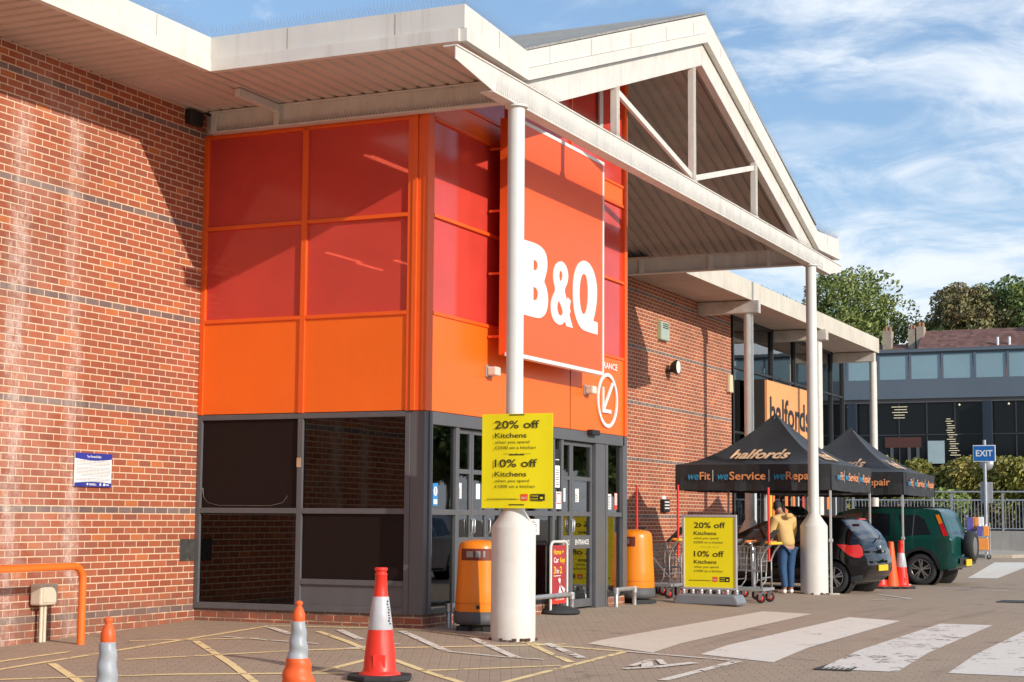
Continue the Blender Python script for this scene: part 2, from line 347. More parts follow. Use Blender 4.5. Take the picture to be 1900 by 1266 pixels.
class Board:
    """text laid on a physical board: origin, right and up vectors"""
    def __init__(s, o, r, u): s.o = Vector(o); s.r = Vector(r).normalized(); s.u = Vector(u).normalized(); s.n = s.r.cross(s.u)
    def pt(s, a, b, c=0): return s.o + s.r * a + s.u * b + s.n * c
    def text(s, mb, st, x, y, h, w=None, bold=.0, mi=0, d=.003, align='l', shear=0):
        vs, fs = text_geo(st, bold, shear)
        if not vs: return
        x0 = min(v[0] for v in vs); x1 = max(v[0] for v in vs); sy = h / .73; sx = (w / (x1 - x0)) if w else sy; W_ = (x1 - x0) * sx
        if align == 'c': x = x - W_ / 2
        if align == 'r': x = x - W_
        mb.add([s.pt(x + (v[0] - x0) * sx, y + v[1] * sy, d) for v in vs], fs, mi)
    def rect(s, mb, a, b, c, d_, z=.002, mi=0, th=0):
        if th: mb.poly([s.pt(a, b, z - th), s.pt(c, b, z - th), s.pt(c, d_, z - th), s.pt(a, d_, z - th)], th, s.n, mi)
        else: mb.quad(s.pt(a, b, z), s.pt(c, b, z), s.pt(c, d_, z), s.pt(a, d_, z), mi)
    def shape(s, mb, outer, holes=(), z=.004, mi=0, ex=0):
        cv = bpy.data.curves.new('s', 'CURVE'); cv.dimensions = '2D'; cv.fill_mode = 'BOTH'; cv.extrude = ex
        for lp in [outer, *holes]:
            sp = cv.splines.new('POLY'); sp.points.add(len(lp) - 1); sp.use_cyclic_u = True
            for i, q in enumerate(lp): sp.points[i].co = (q[0], q[1], 0, 1)
        vs, fs = curve_mesh(cv); mb.add([s.pt(v[0], v[1], z + v[2]) for v in vs], fs, mi)
def smooth(pts, it=2, corners=()):
    for _ in range(it):
        out = []; nc = set()
        n = len(pts)
        for i in range(n):
            a = pts[i - 1]; b = pts[i]; c = pts[(i + 1) % n]
            if i in corners: nc.add(len(out)); out.append(b)
            else:
                out.append((b[0] * .75 + a[0] * .25, b[1] * .75 + a[1] * .25)); out.append((b[0] * .75 + c[0] * .25, b[1] * .75 + c[1] * .25))
        pts = out; corners = nc
    return pts
def gz(x, y): return -.03 * min(max(x, 0), 2) + .03 * min(max(y, -8), 0)

# ------------------------------------------------------------------ ground
def make_ground():
    xs = [-600, -200, -80, -30, -10, -5, -3.37, -2, -1, 0, .5, 1, 1.5, 2, 3, 5, 8, 12, 20, 60, 200, 900]
    ys = [-300, -60, -20, -12, -8, -7, -6, -5, -4, -3, -2, -1, 0, 2, 5, 10, 20, 40, 46, 90, 300, 1500]
    vs = [(x, y, gz(x, y)) for y in ys for x in xs]; n = len(xs)
    a = MB()
    for j in range(len(ys) - 1):
        for i in range(n - 1):
            a.add([vs[j * n + i], vs[j * n + i + 1], vs[(j + 1) * n + i + 1], vs[(j + 1) * n + i]], [(0, 1, 2, 3)])
    o = a.build('ground', PAVE); tag(o, 'brown block-paved forecourt', 'ground', kind='structure')
    r = MB().box(-60, 80, 56, 64.2, -.05, .012).build('road', ROAD); tag(r, 'dark asphalt road beyond the car park', 'road', kind='structure')
make_ground()
def strip(mb, a, b, w, off=.006, mi=0, step=.12, w2=None):
    a = Vector(a); b = Vector(b); d = b - a; n = max(1, int(d.length / step)); p = Vector((-d.y, d.x)).normalized(); w2 = w2 or w
    for i in range(n):
        q0 = a + d * i / n; q1 = a + d * (i + 1) / n; u0 = w / 2; u1 = w / 2
        vs = [(q0 - p * u0), (q1 - p * u1), (q1 + p * u1), (q0 + p * u0)]
        mb.quad(*[(v.x, v.y, gz(v.x, v.y) + off) for v in vs], mi)
def patch(mb, q, off, nu=6, nv=80):
    q = [Vector(a) for a in q]
    for i in range(nu):
        for j in range(nv):
            P = lambda u, v: (q[0] * (1 - u) + q[1] * u) * (1 - v) + (q[3] * (1 - u) + q[2] * u) * v
            c = [P(i / nu, j / nv), P((i + 1) / nu, j / nv), P((i + 1) / nu, (j + 1) / nv), P(i / nu, (j + 1) / nv)]
            mb.quad(*[(v.x, v.y, gz(v.x, v.y) + off) for v in c])
yl = MB()
for a, b in [((-1.83, -6.3), (-1.95, -.39)), ((-1.95, -.39), (-.12, -.15)), ((-.12, -.15), (3.05, -1.06)), ((-2.35, -5.27), (-2.29, -3.78)), ((-1.71, -2.31), (1.2, -5.4)), ((-1.72, -4.77), (-.19, -6.13)), ((-1.25, -4.21), (.29, -2.38)), ((.29, -2.38), (2.13, -.56)), ((-1.01, -.79), (.82, -2.6)), ((1.18, -2.9), (2.9, -4.45)), ((1.36, -.19), (2.9, -2.24)), ((3.05, -1.06), (2.94, -4.6)), ((1.81, -3.5), (2.91, -2.55)), ((1.03, -4.17), (.95, -3.06)), ((-2.42, -2.59), (-1.2, -1.78)), ((-1.28, -6.02), (1.29, -4.09))]:
    strip(yl, a, b, .085, .006)
tag(yl.build('yellow_markings', YELLOW_LINE), 'worn yellow hatching painted on the paving by the entrance', 'markings', kind='structure')
wl = MB()
for a, b, w in [((-1.83, -.57), (-1.1, -1.25), .1), ((-.84, -.57), (0, -1.51), .1), ((-.07, -.42), (1.32, -1.95), .1), ((.97, -.61), (2.22, -2.08), .1), ((1.92, -.6), (2.85, -1.83), .1), ((-1.73, -1.78), (-.21, -2.11), .06), ((1.32, -1.95), (2.54, -2.12), .06), ((.56, -1.63), (.29, -2.38), .06), ((3.05, -1.06), (4.46, -1.52), .07), ((4.46, -1.52), (4.28, -3.33), .11), ((2.75, 11.52), (3.38, 12.64), .08), ((3.38, 12.64), (2.47, 14.1), .08), ((2.56, 18.42), (3.52, 18.07), .1), ((3.6, 17.2), (4.4, 17.4), .1)]:
    strip(wl, a, b, w, .009)
# worn cyclist-like pictogram
for a, b, w in [((3.62, -2.62), (3.86, -2.36), .10), ((3.86, -2.36), (4.10, -1.84), .13), ((3.60, -2.36), (3.60, -1.72), .08), ((3.80, -2.42), (3.62, -1.95), .12), ((3.86, -2.1), (3.66, -1.7), .07)]:
    strip(wl, a, b, w, .012)
tag(wl.build('white_markings', WHITE_LINE), 'worn white bay lines painted on the paving', 'markings', kind='structure')
z1 = MB(); patch(z1, [(2.34, -.41), (3.36, -1.06), (3.08, 6.79), (2.21, 7.12)], .005)
tag(z1.build('zebra_marking', CREAM), 'cream zebra stripe', 'markings', kind='structure')
z1 = MB(); patch(z1, [(3.89, -1.02), (4.82, -1.48), (4.63, 5.7), (3.77, 6.24)], .005); patch(z1, [(2.3, 24.99), (3.01, 25.05), (1.66, 42.89), (.59, 40.42)], .005)
patch(z1, [(3.9, 25), (4.7, 25), (3.6, 43), (2.7, 43)], .005)
tag(z1.build('zebra_marking', ZEBRA), 'second zebra stripe and the far crossing', 'markings', kind='structure')
z1 = MB(); patch(z1, [(5.4, -1.86), (6.16, -1.84), (5.95, 5.37), (5.25, 5.36)], .005); patch(z1, [(6.63, -1.75), (7.45, -1.75), (7.3, 5.0), (6.5, 5.0)], .005)
tag(z1.build('zebra_marking', ZEBRA2), 'chipped zebra stripes', 'markings', kind='structure')
IRON = mat('cast_iron', (.06, .058, .055), .6, .3, .2, 20)
def drain(x0, x1, y0, y1, label):
    t = empty('drain_cover', ((x0 + x1) / 2, (y0 + y1) / 2, gz(x0, y0)), 0, label, 'drain cover')
    w = (x1 - x0) / 2; l = (y1 - y0) / 2
    f = MB(); f.box(-w, w, -l, -l + .03, -.02, .016).box(-w, w, l - .03, l, -.02, .016).box(-w, -w + .03, -l + .03, l - .03, -.02, .016).box(w - .03, w, -l + .03, l - .03, -.02, .016); f.build('frame', IRON, t)
    b = MB(); n = int(2 * w / .05)
    for i in range(n): b.box(-w + .035 + i * .05, -w + .06 + i * .05, -l + .03, l - .03, -.02, .013)
    b.box(-w + .03, w - .03, -l + .03, l - .03, .006, .0075); b.build('grille', IRON, t)
drain(5.36, 5.72, -1.95, -1.15, 'iron drain grating at the near end of the chipped zebra stripe')
drain(4.95, 5.5, 12.2, 12.9, 'iron drain grating far out on the paving towards the right')

# ------------------------------------------------------------------ store building
store = empty('store_building', (0, 0, 0), 0, 'red brick store with an orange glazed entrance lobby under a white gabled canopy', 'building')
WX = -3.3746
w = MB().box(WX - .3, WX, -30, 0, -.4, 6.72); w.build('brick_wall', BRICK, store)
w = MB().box(WX - .3, WX, 0, 23.62, -.4, 6.72); w.build('brick_wall', BRICK2, store)
MB().box(-30, WX - .3, -30, 23.6, 6.9, 7.0).build('flat_roof', mat('roof_felt', (.12, .12, .12), .9), store)
MB().box(-30, WX - .3, -30.2, -30, -.4, 6.9).build('side_wall', BRICK2, store)
# lobby
lob = MB(); lob.poly([(WX, .02, -.3), (-.02, .02, -.3), (-.02, .92, -.3), (-.12, .92, -.3), (-.12, .12, -.3), (WX, .12, -.3)], .46, (0, 0, 1))
lobby = lob.build('entrance_lobby', BRICK2, store)
for a, b in ((2.38, 4.30), (6.10, 7.0)): bx('brick_plinth', BRICK2, lobby, -.1, -.02, a, b, -.3, .16)
# interior surfaces
it = MB(); it.box(WX, -.15, .12, 6.9, .0, .02); it.box(WX + .02, WX + .05, .1, 6.9, .02, 6.6); it.box(WX, -.12, 6.93, 6.98, 0, 8.4); it.box(WX, -.15, .15, 6.9, 2.62, 2.70)
it.build('interior', INT, lobby)
# B side frames
f = MB(); yb0, yb1 = -.02, .06
f.box(WX + .002, -3.30, yb0, yb1, .16, 2.67); f.box(-1.83, -1.75, yb0, yb1, .24, 2.60)
f.box(-.27, -.20, yb0, yb1, .16, 2.67)
f.box(-3.30, -.27, yb0, yb1, .16, .24); f.box(-3.30, -.27, yb0, yb1, 2.60, 2.67)
f.box(-3.30, -1.83, yb0, yb1, 1.39, 1.46); f.box(-1.75, -.27, yb0, yb1, 1.39, 1.46)
f.box(-1.75, -.27, yb0, yb1, .50, .57)
f.box(-.20, 0, -.01, .10, .16, 2.67)
f.build('grey_frame', GREYF, lobby, .006)
bx('kick_panel', GREYF, lobby, -1.75, -.27, .01, .03, .24, .50)
bx('frame_patch', mat('bare_wood', (.5, .33, .2), .8), lobby, -1.83, -1.77, -.026, -.02, 1.98, 2.10)
for nm, m_, a, b, c, d in [('board_pane', DARKBOARD, -3.30, -1.83, 1.46, 2.60), ('smoked_window', SMOKED, -1.75, -.27, 1.46, 2.60), ('smoked_window', SMOKED, -3.30, -1.83, .24, 1.39), ('board_pane', DARKBOARD, -1.75, -.27, .57, 1.39)]:
    bx(nm, m_, lobby, a, b, .015, .03, c, d)
wir = MB(); wir.tube([(-3.26, -.025, 1.72), (-3.24, -.03, 1.60), (-3.18, -.03, 1.53), (-3.0, -.03, 1.49), (-2.2, -.03, 1.49), (-2.02, -.03, 1.53), (-1.95, -.03, 1.62)], .0018, 5); wir.build('loose_cable', STEEL, lobby)
zr = [3.908, 5.151, 6.405]
f = MB(); fo = (-.03, .06)
f.box(WX + .002, -3.30, *fo, 2.672, 6.43); f.box(-1.83, -1.75, *fo, 2.672, 6.39)
f.box(-.27, -.20, *fo, 2.672, 6.43); f.box(-3.30, -.27, *fo, 6.37, 6.43)
f.box(-3.30, -1.83, *fo, 3.88, 3.93); f.box(-1.75, -.27, *fo, 3.88, 3.93); f.box(-3.30, -1.83, *fo, 5.125, 5.175); f.box(-1.75, -.27, *fo, 5.125, 5.175)
f.build('orange_frame', ORANGEF, lobby, .005)
cp = MB(); cp.box(-.20, -.13, -.045, .05, 2.672, 6.43); cp.box(-.13, -.05, -.02, .06, 2.672, 6.43); cp.box(-.05, .02, -.035, .05, 2.672, 6.43); cp.box(-.06, .012, .05, .16, 2.672, 6.45)
cp.build('corner_post', ORANGEF, lobby, .006)
for a, b in ((-3.30, -1.83), (-1.75, -.27)):
    bx('orange_panel', ORANGE, lobby, a, b, -.005, .02, 2.68, 3.88)
    bx('red_window', REDGLASS, lobby, a, b, .012, .024, 3.93, 5.125); bx('red_window', REDGLASS, lobby, a, b, .012, .024, 5.175, 6.37)
bx('head_panel', WHITE2, lobby, WX, .0, .02, .1, 6.43, 6.7)
# C side
zt = lambda y: 6.70 + .329 * (y + .2) - .03
YS = [.16, 2.38, 4.64, 6.88]
f = MB(); fx = (-.05, .02)
for i, y in enumerate(YS[1:]):
    f.box(-.05, .02 if i < 2 else .03, y, y + (.05 if i < 2 else .12), 3.86, zt(y) if i < 2 else zt(6.78))
for i in range(3):
    a, b = YS[i] + (.05 if i else 0), YS[i + 1]
    for z in (3.885, 5.128, 6.38, 6.70):
        f.box(-.05, .02, a, b, z, z + .045)
f.box(-.05, .03, 6.88, 7.0, 2.672, 3.86)
f.build('orange_frame', ORANGEF, lobby, .004)
seam = MB()
for y in YS[1:3]: seam.box(-.02, .006, y + .015, y + .028, 2.68, 3.88)
build_each(seam, 'panel_joint', mat('dark_orange_gap', (.35, .07, .01), .7), lobby)
for i in range(3):
    a, b = YS[i] + (.05 if i else 0), YS[i + 1]
    bx('orange_panel', ORANGE, lobby, -.03, 0, a + (.005 if i else 0) - (.025 if i else 0), b + (.01 if i < 2 else 0), 2.68, 3.885)
    bx('orange_panel', ORANGE, lobby, -.03, 0, a, b, 6.425, 6.70)
    bx('red_window', REDGLASS, lobby, -.03, -.02, a, b, 3.93, 5.128); bx('red_window', REDGLASS, lobby, -.03, -.02, a, b, 5.173, 6.38)
    if i == 0: pts = [(-.03, a, 6.745), (-.03, b, 6.745), (-.03, b, zt(b)), (-.03, a, zt(a))]
    else: pts = [(-.03, a, 6.745), (-.03, b, 6.745), (-.03, b, zt(min(b, 6.82))), (-.03, a, zt(a))]
    MB().poly(pts, .01, (1, 0, 0)).build('red_window', REDGLASS, lobby)
bx('vent_panel', WHITE2, lobby, .02, .05, 5.72, 5.86, 7.1, 8.1, bevel=.004)
# C lower frames and doors
f = MB()
f.box(-.10, .02, .10, .18, .16, 2.67); f.box(-.10, .02, .18, 6.88, 2.51, 2.67); f.box(-.10, .02, 6.82, 7.0, .16, 2.67)
f.box(-.08, .0, .87, .97, 0, 2.51); f.box(-.08, 0, 2.38, 2.46, 0, 2.51); f.box(-.08, 0, 4.02, 4.10, 0, 2.51); f.box(-.08, 0, 4.34, 4.42, 0, 2.51)
f.box(-.26, .0, 5.70, 6.10, 0, 2.51); f.box(-.08, .01, 6.10, 6.19, 0, 2.51)
for a, b in ((.18, .87), (2.46, 4.02), (4.10, 4.34), (6.19, 6.82)):
    f.box(-.08, 0, a, b, 1.385, 1.455); f.box(-.08, 0, a, b, .16, .22)
f.build('grey_frame', GREYF, lobby, .005)
for a, b in ((.18, .87), (2.46, 4.02), (4.10, 4.34), (6.19, 6.82)):
    bx('window', DARKGLASS, lobby, -.05, -.04, a, b, .22, 1.385); bx('window', DARKGLASS, lobby, -.05, -.04, a, b, 1.455, 2.51)
def door(y0, y1, x=-.06, txt=None, ta='c'):
    d = MB(); st = .055; xx = (x - .05, x)
    d.box(*xx, y0, y0 + st, .03, 2.50); d.box(*xx, y1 - st, y1, .03, 2.50)
    for a, b in ((.03, .15), (.90, 1.10), (1.385, 1.455), (1.92, 1.98), (2.44, 2.50)): d.box(*xx, y0 + st, y1 - st, a, b)
    o = d.build('door', GREYF, lobby, .004)
    p = MB()
    for a, b in ((.15, .90), (1.10, 1.385), (1.455, 1.92), (1.98, 2.44)): p.box(x - .03, x - .02, y0 + st, y1 - st, a, b)
    p.build('pane', DARKGLASS, o)
    if txt:
        t = MB(); B = Board((x, 0, 0), (0, 1, 0), (0, 0, 1)); B.text(t, txt, (y0 + y1) / 2, .965, .075, (y1 - y0) * .66, .015, 0, .003, 'c'); t.build('lettering', SIGNWHITE, o)
    h = MB(); h.tube([(x + .01, y1 - .03 if ta == 'r' else y0 + .03, 1.15), (x + .035, y1 - .03 if ta == 'r' else y0 + .03, 1.17), (x + .035, y1 - .03 if ta == 'r' else y0 + .03, 1.32), (x + .01, y1 - .03 if ta == 'r' else y0 + .03, 1.34)], .012, 8); h.build('handle', STEEL, o)
door(.97, 1.45, ta='r'); door(1.46, 1.92); door(1.93, 2.38); door(4.30 + .12, 4.86, txt='ENTRANCE', ta='r'); door(4.87, 5.69, txt='ENTRANCE')
# tubes, poster remnants inside
lt = MB()
for y0, y1, z, x in ((.5, 1.9, 6.08, -1.2), (.95, 2.2, 6.17, -1.35), (.35, 1.0, 4.62, -1.2), (.4, 1.3, 4.80, -1.7), (1.0, 1.9, 4.74, -1.0), (2.6, 4.0, 5.9, -1.3), (3.6, 5.0, 4.8, -1.3)):
    MB().box(x - .02, x + .02, y0, y1, z, z + .018).build('tube_light', mat('lit_tube', (.9, .85, .8), .5, emit=((1, .88, .8), 9)), lobby)
ps = MB(); ps.box(-.085, -.075, 3.05, 3.98, .35, 1.30); ps.build('window_poster', mat('window_poster_yellow', (.55, .43, .02), .6), lobby)
tx = MB(); B = Board((-.0745, 3.05, .35), (0, 1, 0), (0, 0, 1))
for st, y, h in (('20% off', .68, .10), ('Kitchens', .55, .07), ('10% off', .30, .10), ('Kitchens', .18, .07)): B.text(tx, st, .1, y, h, None, .0)
tx.build('poster_lettering', TEXTBLK, lobby)
st = MB(); st.box(-.038, -.036, .30, .44, 1.50, 1.78, 0); st.box(-.038, -.036, 3.30, 3.62, 1.12, 1.34, 3)
for y, z0, z1, w_ in ((1.07, 1.60, 1.80, .12), (1.62, 1.60, 1.80, .12), (5.05, 1.60, 1.80, .14), (4.55, 1.60, 1.80, .12), (6.24, 1.50, 1.74, .2)): st.box(-.078, -.076, y, y + w_, z0, z1, 3) if y < 6 and y != 6.24 else st.box(-.038, -.036, y, y + w_, z0, z1, 3)
st.box(-.038, -.036, 6.58, 6.70, 1.50, 1.76, 1); st.box(.002, .006, 4.12, 4.32, 1.49, 1.74, 3)
B = Board((-.0358, .30, 1.50), (0, 1, 0), (0, 0, 1)); c8 = [(.07 + .05 * math.cos(t * math.pi / 8), .18 + .06 * math.sin(t * math.pi / 8)) for t in range(16)]
B.shape(st, c8, z=.001, mi=3); B.rect(st, .02, .02, .12, .08, .001, 3); B.rect(st, .06, .16, .08, .22, .002, 0); B.rect(st, .06, .135, .08, .15, .002, 0)
for y0 in (6.58,):
    B = Board((-.0358, y0, 1.50), (0, 1, 0), (0, 0, 1)); B.rect(st, .01, .07, .11, .25, .001, 3)
    B.shape(st, [(.06 + .04 * math.cos(t * math.pi / 8), .19 + .04 * math.sin(t * math.pi / 8)) for t in range(16)], [[(.06 + .03 * math.cos(t * math.pi / 8), .19 + .03 * math.sin(t * math.pi / 8)) for t in range(16)]], z=.002, mi=1)
    B.shape(st, [(.06 + .04 * math.cos(t * math.pi / 8), .11 + .03 * math.sin(t * math.pi / 8)) for t in range(16)], [[(.06 + .03 * math.cos(t * math.pi / 8), .11 + .02 * math.sin(t * math.pi / 8)) for t in range(16)]], z=.002, mi=1)
B = Board((.0062, 4.12, 1.49), (0, 1, 0), (0, 0, 1)); B.rect(st, .02, .07, .18, .23, .001, 1); B.rect(st, .035, .085, .165, .215, .002, 3)
rnd = random.Random(3)
for (x, y, z, n, w_) in ((-.0745, 1.08, 1.62, 5, .09), (-.0745, 5.06, 1.62, 5, .1), (-.0345, 6.26, 1.53, 8, .16), (-.0345, 3.33, 1.14, 8, .25)):
    for k in range(n): st.box(x, x + .0005, y, y + w_ * rnd.uniform(.5, 1), z + k * .024, z + k * .024 + .008, 2)
SM_ = [mat('sticker_blue', (.03, .25, .6), .5), mat('sticker_red', (.7, .05, .04), .5), BLACK, LWHITE]
cl_ = {}
for f_, mi_ in zip(st.f, st.mi):
    yc = sum(st.v[i][1] for i in f_) / len(f_)
    k_ = min(range(9), key=lambda q: abs((.37, 1.13, 1.68, 3.46, 4.22, 4.61, 5.12, 6.34, 6.64)[q] - yc)); cl_.setdefault(k_, []).append((f_, mi_))
for k_, fs0 in cl_.items():
    q = MB()
    for f_, mi_ in fs0: q.add([st.v[i] for i in f_], [tuple(range(len(f_)))], mi_)
    q.build('door_sticker', SM_, lobby)
nb = MB(); nb.box(-.04, -.02, 4.12, 4.33, 1.78, 2.36); nb.build('notice_board', BLACK, lobby)
nb = MB(); nb.box(-.019, -.016, 4.14, 4.31, 1.80, 2.12)
for k in range(7): nb.box(-.0155, -.0150, 4.16, 4.28, 1.84 + k * .035, 1.85 + k * .035, 1)
B = Board((-.0185, 4.13, 2.2), (0, 1, 0), (0, 0, 1)); B.rect(nb, .02, .0, .16, .012, .001); nb.build('notice_paper', [LWHITE, BLACK], lobby)

# ------------------------------------------------------------------ canopy
CX = 1.44; Y0, YV, YA, YV2, Y3 = -1.92, -.20, 6.82, 13.84, 15.58; ZB, ZT = 6.70, 7.12; SL = (9.43 - ZT) / (YA - YV)
outl = [(Y0, 0), (YV, 0), (YA, (YA - YV) * SL), (YV2, 0), (Y3, 0)]
outl = [(Y0, 0), (YV, -.10), (YA, 9.43 - ZT), (YV2, -.10), (Y3, 0)]; outb = [(Y0, 0), (YV, -.04), (YA, 2.29), (YV2, -.04), (Y3, 0)]
cn = MB()
def fas(mb, x0, x1, za, zb, low=False):
    for (ya, da), (yb, db), (_, ea), (_, eb) in zip(outl[:-1], outl[1:], outb[:-1], outb[1:]):
        if low: da, db = ea, eb
        pts = [(x0, ya, za + ea), (x0, yb, za + eb), (x0, yb, zb + db), (x0, ya, zb + da)]
        mb.poly(pts, x1 - x0, (1, 0, 0))
fas(cn, CX - .06, CX, ZB + .145, ZT); canopy = cn.build('entrance_canopy', WHITE, store, 0)
fl = MB(); fas(fl, CX - .06, CX + .03, ZB - .01, ZB + .14, True); fl.build('fascia_lip', WHITE, canopy)
# seams on fascia
fs_ = MB()
for y in [-1.0, .5, 1.9, 3.4, 4.9, 6.2, 7.6, 9.2, 10.8, 12.4, 14.6]:
    d = (YA - YV - abs(y - YA)) * SL - .08 if YV < y < YV2 else -.06
    fs_.box(CX, CX + .004, y, y + .008, ZB + .16 + d, ZT + d - .01)
for y in [-3.0, -4.6, -6.2, -8]: fs_.box(-1.99, -1.986, y, y + .008, ZB + .16, ZT - .01)
for x in [.55, -.9]: fs_.box(x, x + .008, Y0 - .004, Y0, ZB + .16, ZT - .01)
build_each(fs_, 'panel_seam', mat('seam_grey', (.36, .32, .28), .7), canopy)
fr = MB(); fr.box(-1.99, CX - .06, Y0, Y0 + .06, ZB + .145, ZT); fr.build('side_fascia', WHITE, canopy)
fr = MB(); fr.box(-1.96, CX - .06, Y0 - .03, Y0 + .06, ZB - .01, ZB + .14); fr.build('side_fascia_lip', WHITE, canopy)
fr = MB(); fr.box(-1.99, CX - .06, Y3 - .06, Y3, ZB, ZT); fr.build('side_fascia', WHITE, canopy)
le = MB(); le.box(-2.05, -1.99, -30, Y0, ZB + .145, ZT); le.build('eave_fascia', WHITE, store)
le = MB(); le.box(-2.05, -1.96, -30, Y0 - .03, ZB - .01, ZB + .14); le.build('eave_fascia_lip', WHITE, store)
le = MB(); le.box(-2.05, -1.99, Y3, 34.95, ZB - .04, ZT)
# corrugated soffits
def corr(mb, o, along, across, la, lc, pitch=.20, d=.024):
    """ribs run along; profile stepped across"""
    o = Vector(o); A = Vector(along).normalized(); C = Vector(across).normalized(); n = A.cross(C); n = n if n.z > 0 else -n
    k = int(lc / pitch); pr = []
    for i in range(k + 1):
        t = i * pitch
        pr += [(t, 0), (t + pitch * .62, 0), (t + pitch * .68, d), (t + pitch * .94, d)]
    pr = [(t, h) for t, h in pr if t <= lc]
    for (t0, h0), (t1, h1) in zip(pr[:-1], pr[1:]):
        a = o + C * t0 + n * h0; b = o + C * t1 + n * h1
        mb.quad(a, b, b + A * la, a + A * la)
s1 = MB(); corr(s1, (WX, -30, 6.71), (1, 0, 0), (0, 1, 0), WX * -1 - 2.0, 30 + Y0 + .2, .20); s1.build('eave_soffit', SOFFIT, store)
s1 = MB(); corr(s1, (-2.0, Y0 + .05, 6.71), (0, 1, 0), (1, 0, 0), YV - Y0, CX + 2.0 - .06, .20); corr(s1, (WX, Y0 + .05, 6.712), (0, 1, 0), (1, 0, 0), YV - Y0, 1.37, .20); s1.build('front_soffit', SOFFIT, canopy)
th = math.atan(SL); ln = (YA - YV) / math.cos(th)
s1 = MB(); corr(s1, (WX - 5, YA, 9.02), (0, math.cos(th), -math.sin(th)), (1, 0, 0), ln, CX - WX + 4.95, .20, .034)
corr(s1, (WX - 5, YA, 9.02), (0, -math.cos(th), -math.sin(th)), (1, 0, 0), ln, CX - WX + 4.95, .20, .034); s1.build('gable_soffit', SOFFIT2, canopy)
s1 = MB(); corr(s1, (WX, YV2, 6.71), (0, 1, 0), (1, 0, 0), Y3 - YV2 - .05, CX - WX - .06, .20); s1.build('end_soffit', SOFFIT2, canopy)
# roof tiles
def tile_mat():
    m, g, b = newmat('roof_tiles'); p = g.pos(); x, y, z = g.sep(p)
    c = g.mix(g.noise(p, 1.5, 5), (.30, .28, .25, 1), (.46, .43, .38, 1)); c = g.mix(g.rng(g.noise(p, 14, 5, .7), .45, .7, 0, .8), c, (.12, .115, .10, 1))
    g.put(b.inputs['Base Color'], c); b.inputs['Roughness'].default_value = .9
    bn = g.n.new('ShaderNodeBump'); bn.inputs['Distance'].default_value = .05; g.l.new(g.m('FRACT', g.m('MULTIPLY', y, 3)), bn.inputs['Height']); g.l.new(bn.outputs[0], b.inputs['Normal']); return m
TILE = tile_mat()
rt = MB(); zr0 = ZT + .02
rt.poly([(CX - .02, YV, zr0 - .11), (CX - .02, YA, zr0 + (YA - YV) * SL), (-14, YA, zr0 + (YA - YV) * SL), (-14, YV, zr0 - .11)], .03, (0, 0, 1))
rt.poly([(CX - .02, YV2, zr0), (CX - .02, YA, zr0 + (YA - YV) * SL), (-14, YA, zr0 + (YA - YV) * SL), (-14, YV2, zr0)], .03, (0, 0, 1))
rt.build('tiled_roof', TILE, canopy)
MB().box(-1.99, CX - .06, Y0 + .06, YV, ZT - .06, ZT - .02).box(-30, CX - .06, YV2, Y3, ZT - .06, ZT - .02).box(-30, -2.05, -30, Y0, ZT - .06, ZT - .02).box(-30, -1.99, Y0, YV, ZT - .06, ZT - .021).build('flat_roofing', mat('lead_roof', (.25, .25, .25), .8), canopy)
# steel: chord, rafters, posts, diagonals
ch = MB()
def ibeam_y(mb, x, y0, y1, z0, z1, w=.14, cutl=0):
    if cutl:
        mb.poly([(x - .015, y0, z1 - .15), (x - .015, y0, z1), (x - .015, y1, z1), (x - .015, y1, z1 - .12), (x - .015, y1 - cutl, z0), (x - .015, y0 + cutl, z0)], .015, (1, 0, 0))
        mb.box(x - w, x + .015, y0, y1, z1, z1 + .02); mb.box(x - w, x + .015, y0 + cutl, y1 - cutl, z0 - .02, z0)
    else:
        mb.box(x - .015, x, y0, y1, z0, z1); mb.box(x - w, x + .015, y0, y1, z1, z1 + .02); mb.box(x - w, x + .015, y0, y1, z0 - .02, z0)
ibeam_y(ch, CX, -2.13, 15.75, 6.30, 6.58, .16, .95); ch.build('bottom_chord', WHITE2, canopy, .004)
ra = MB(); rx0, rx1 = CX - .16, CX - .07
for sgn, yv in ((1, YV), (-1, YV2)):
    ya, yb = yv + sgn * .35, YA
    za, zb_ = 6.70 + .35 * SL - .06, 9.01 - .04
    ra.poly([(rx1 - .015, ya - sgn * .9, za - .9 * SL - .0), (rx1 - .015, yb, zb_), (rx1 - .015, yb, zb_ - .34), (rx1 - .015, ya + sgn * .05, za - .33)], .015, (1, 0, 0))
    ra.bar((rx1 - .06, ya + sgn * .05, za - .34), (rx1 - .06, yb, zb_ - .35), .12, .018)
    ra.bar((rx1 - .06, ya - sgn * .3, za - .3 * SL), (rx1 - .06, yb, zb_ - .0), .12, .018)
ra.build('rafter', WHITE2, canopy, .003)
zraf = lambda y: 8.60 - abs(y - YA) * SL
for y, zt_ in ((3.06, None), (6.43, None), (9.84, None)):
    p_ = MB(); zt_ = zraf(y) + .02
    p_.box(CX - .12, CX - .10, y - .05, y + .05, 6.6, zt_); p_.box(CX - .16, CX - .06, y - .052, y - .04, 6.6, zt_); p_.box(CX - .16, CX - .06, y + .04, y + .052, 6.6, zt_)
    p_.box(CX - .15, CX - .05, y - .09, y + .09, 6.6, 6.66); p_.build('post', WHITE2, canopy, .003)
for a, b in (((3.14, zraf(3.06) - .06), (6.36, 6.72)), ((6.55, 6.72), (9.76, zraf(9.84) - .10))):
    MB().bar((CX - .11, a[0], a[1]), (CX - .11, b[0], b[1]), .05, .09).build('diagonal', WHITE2, canopy, .003)
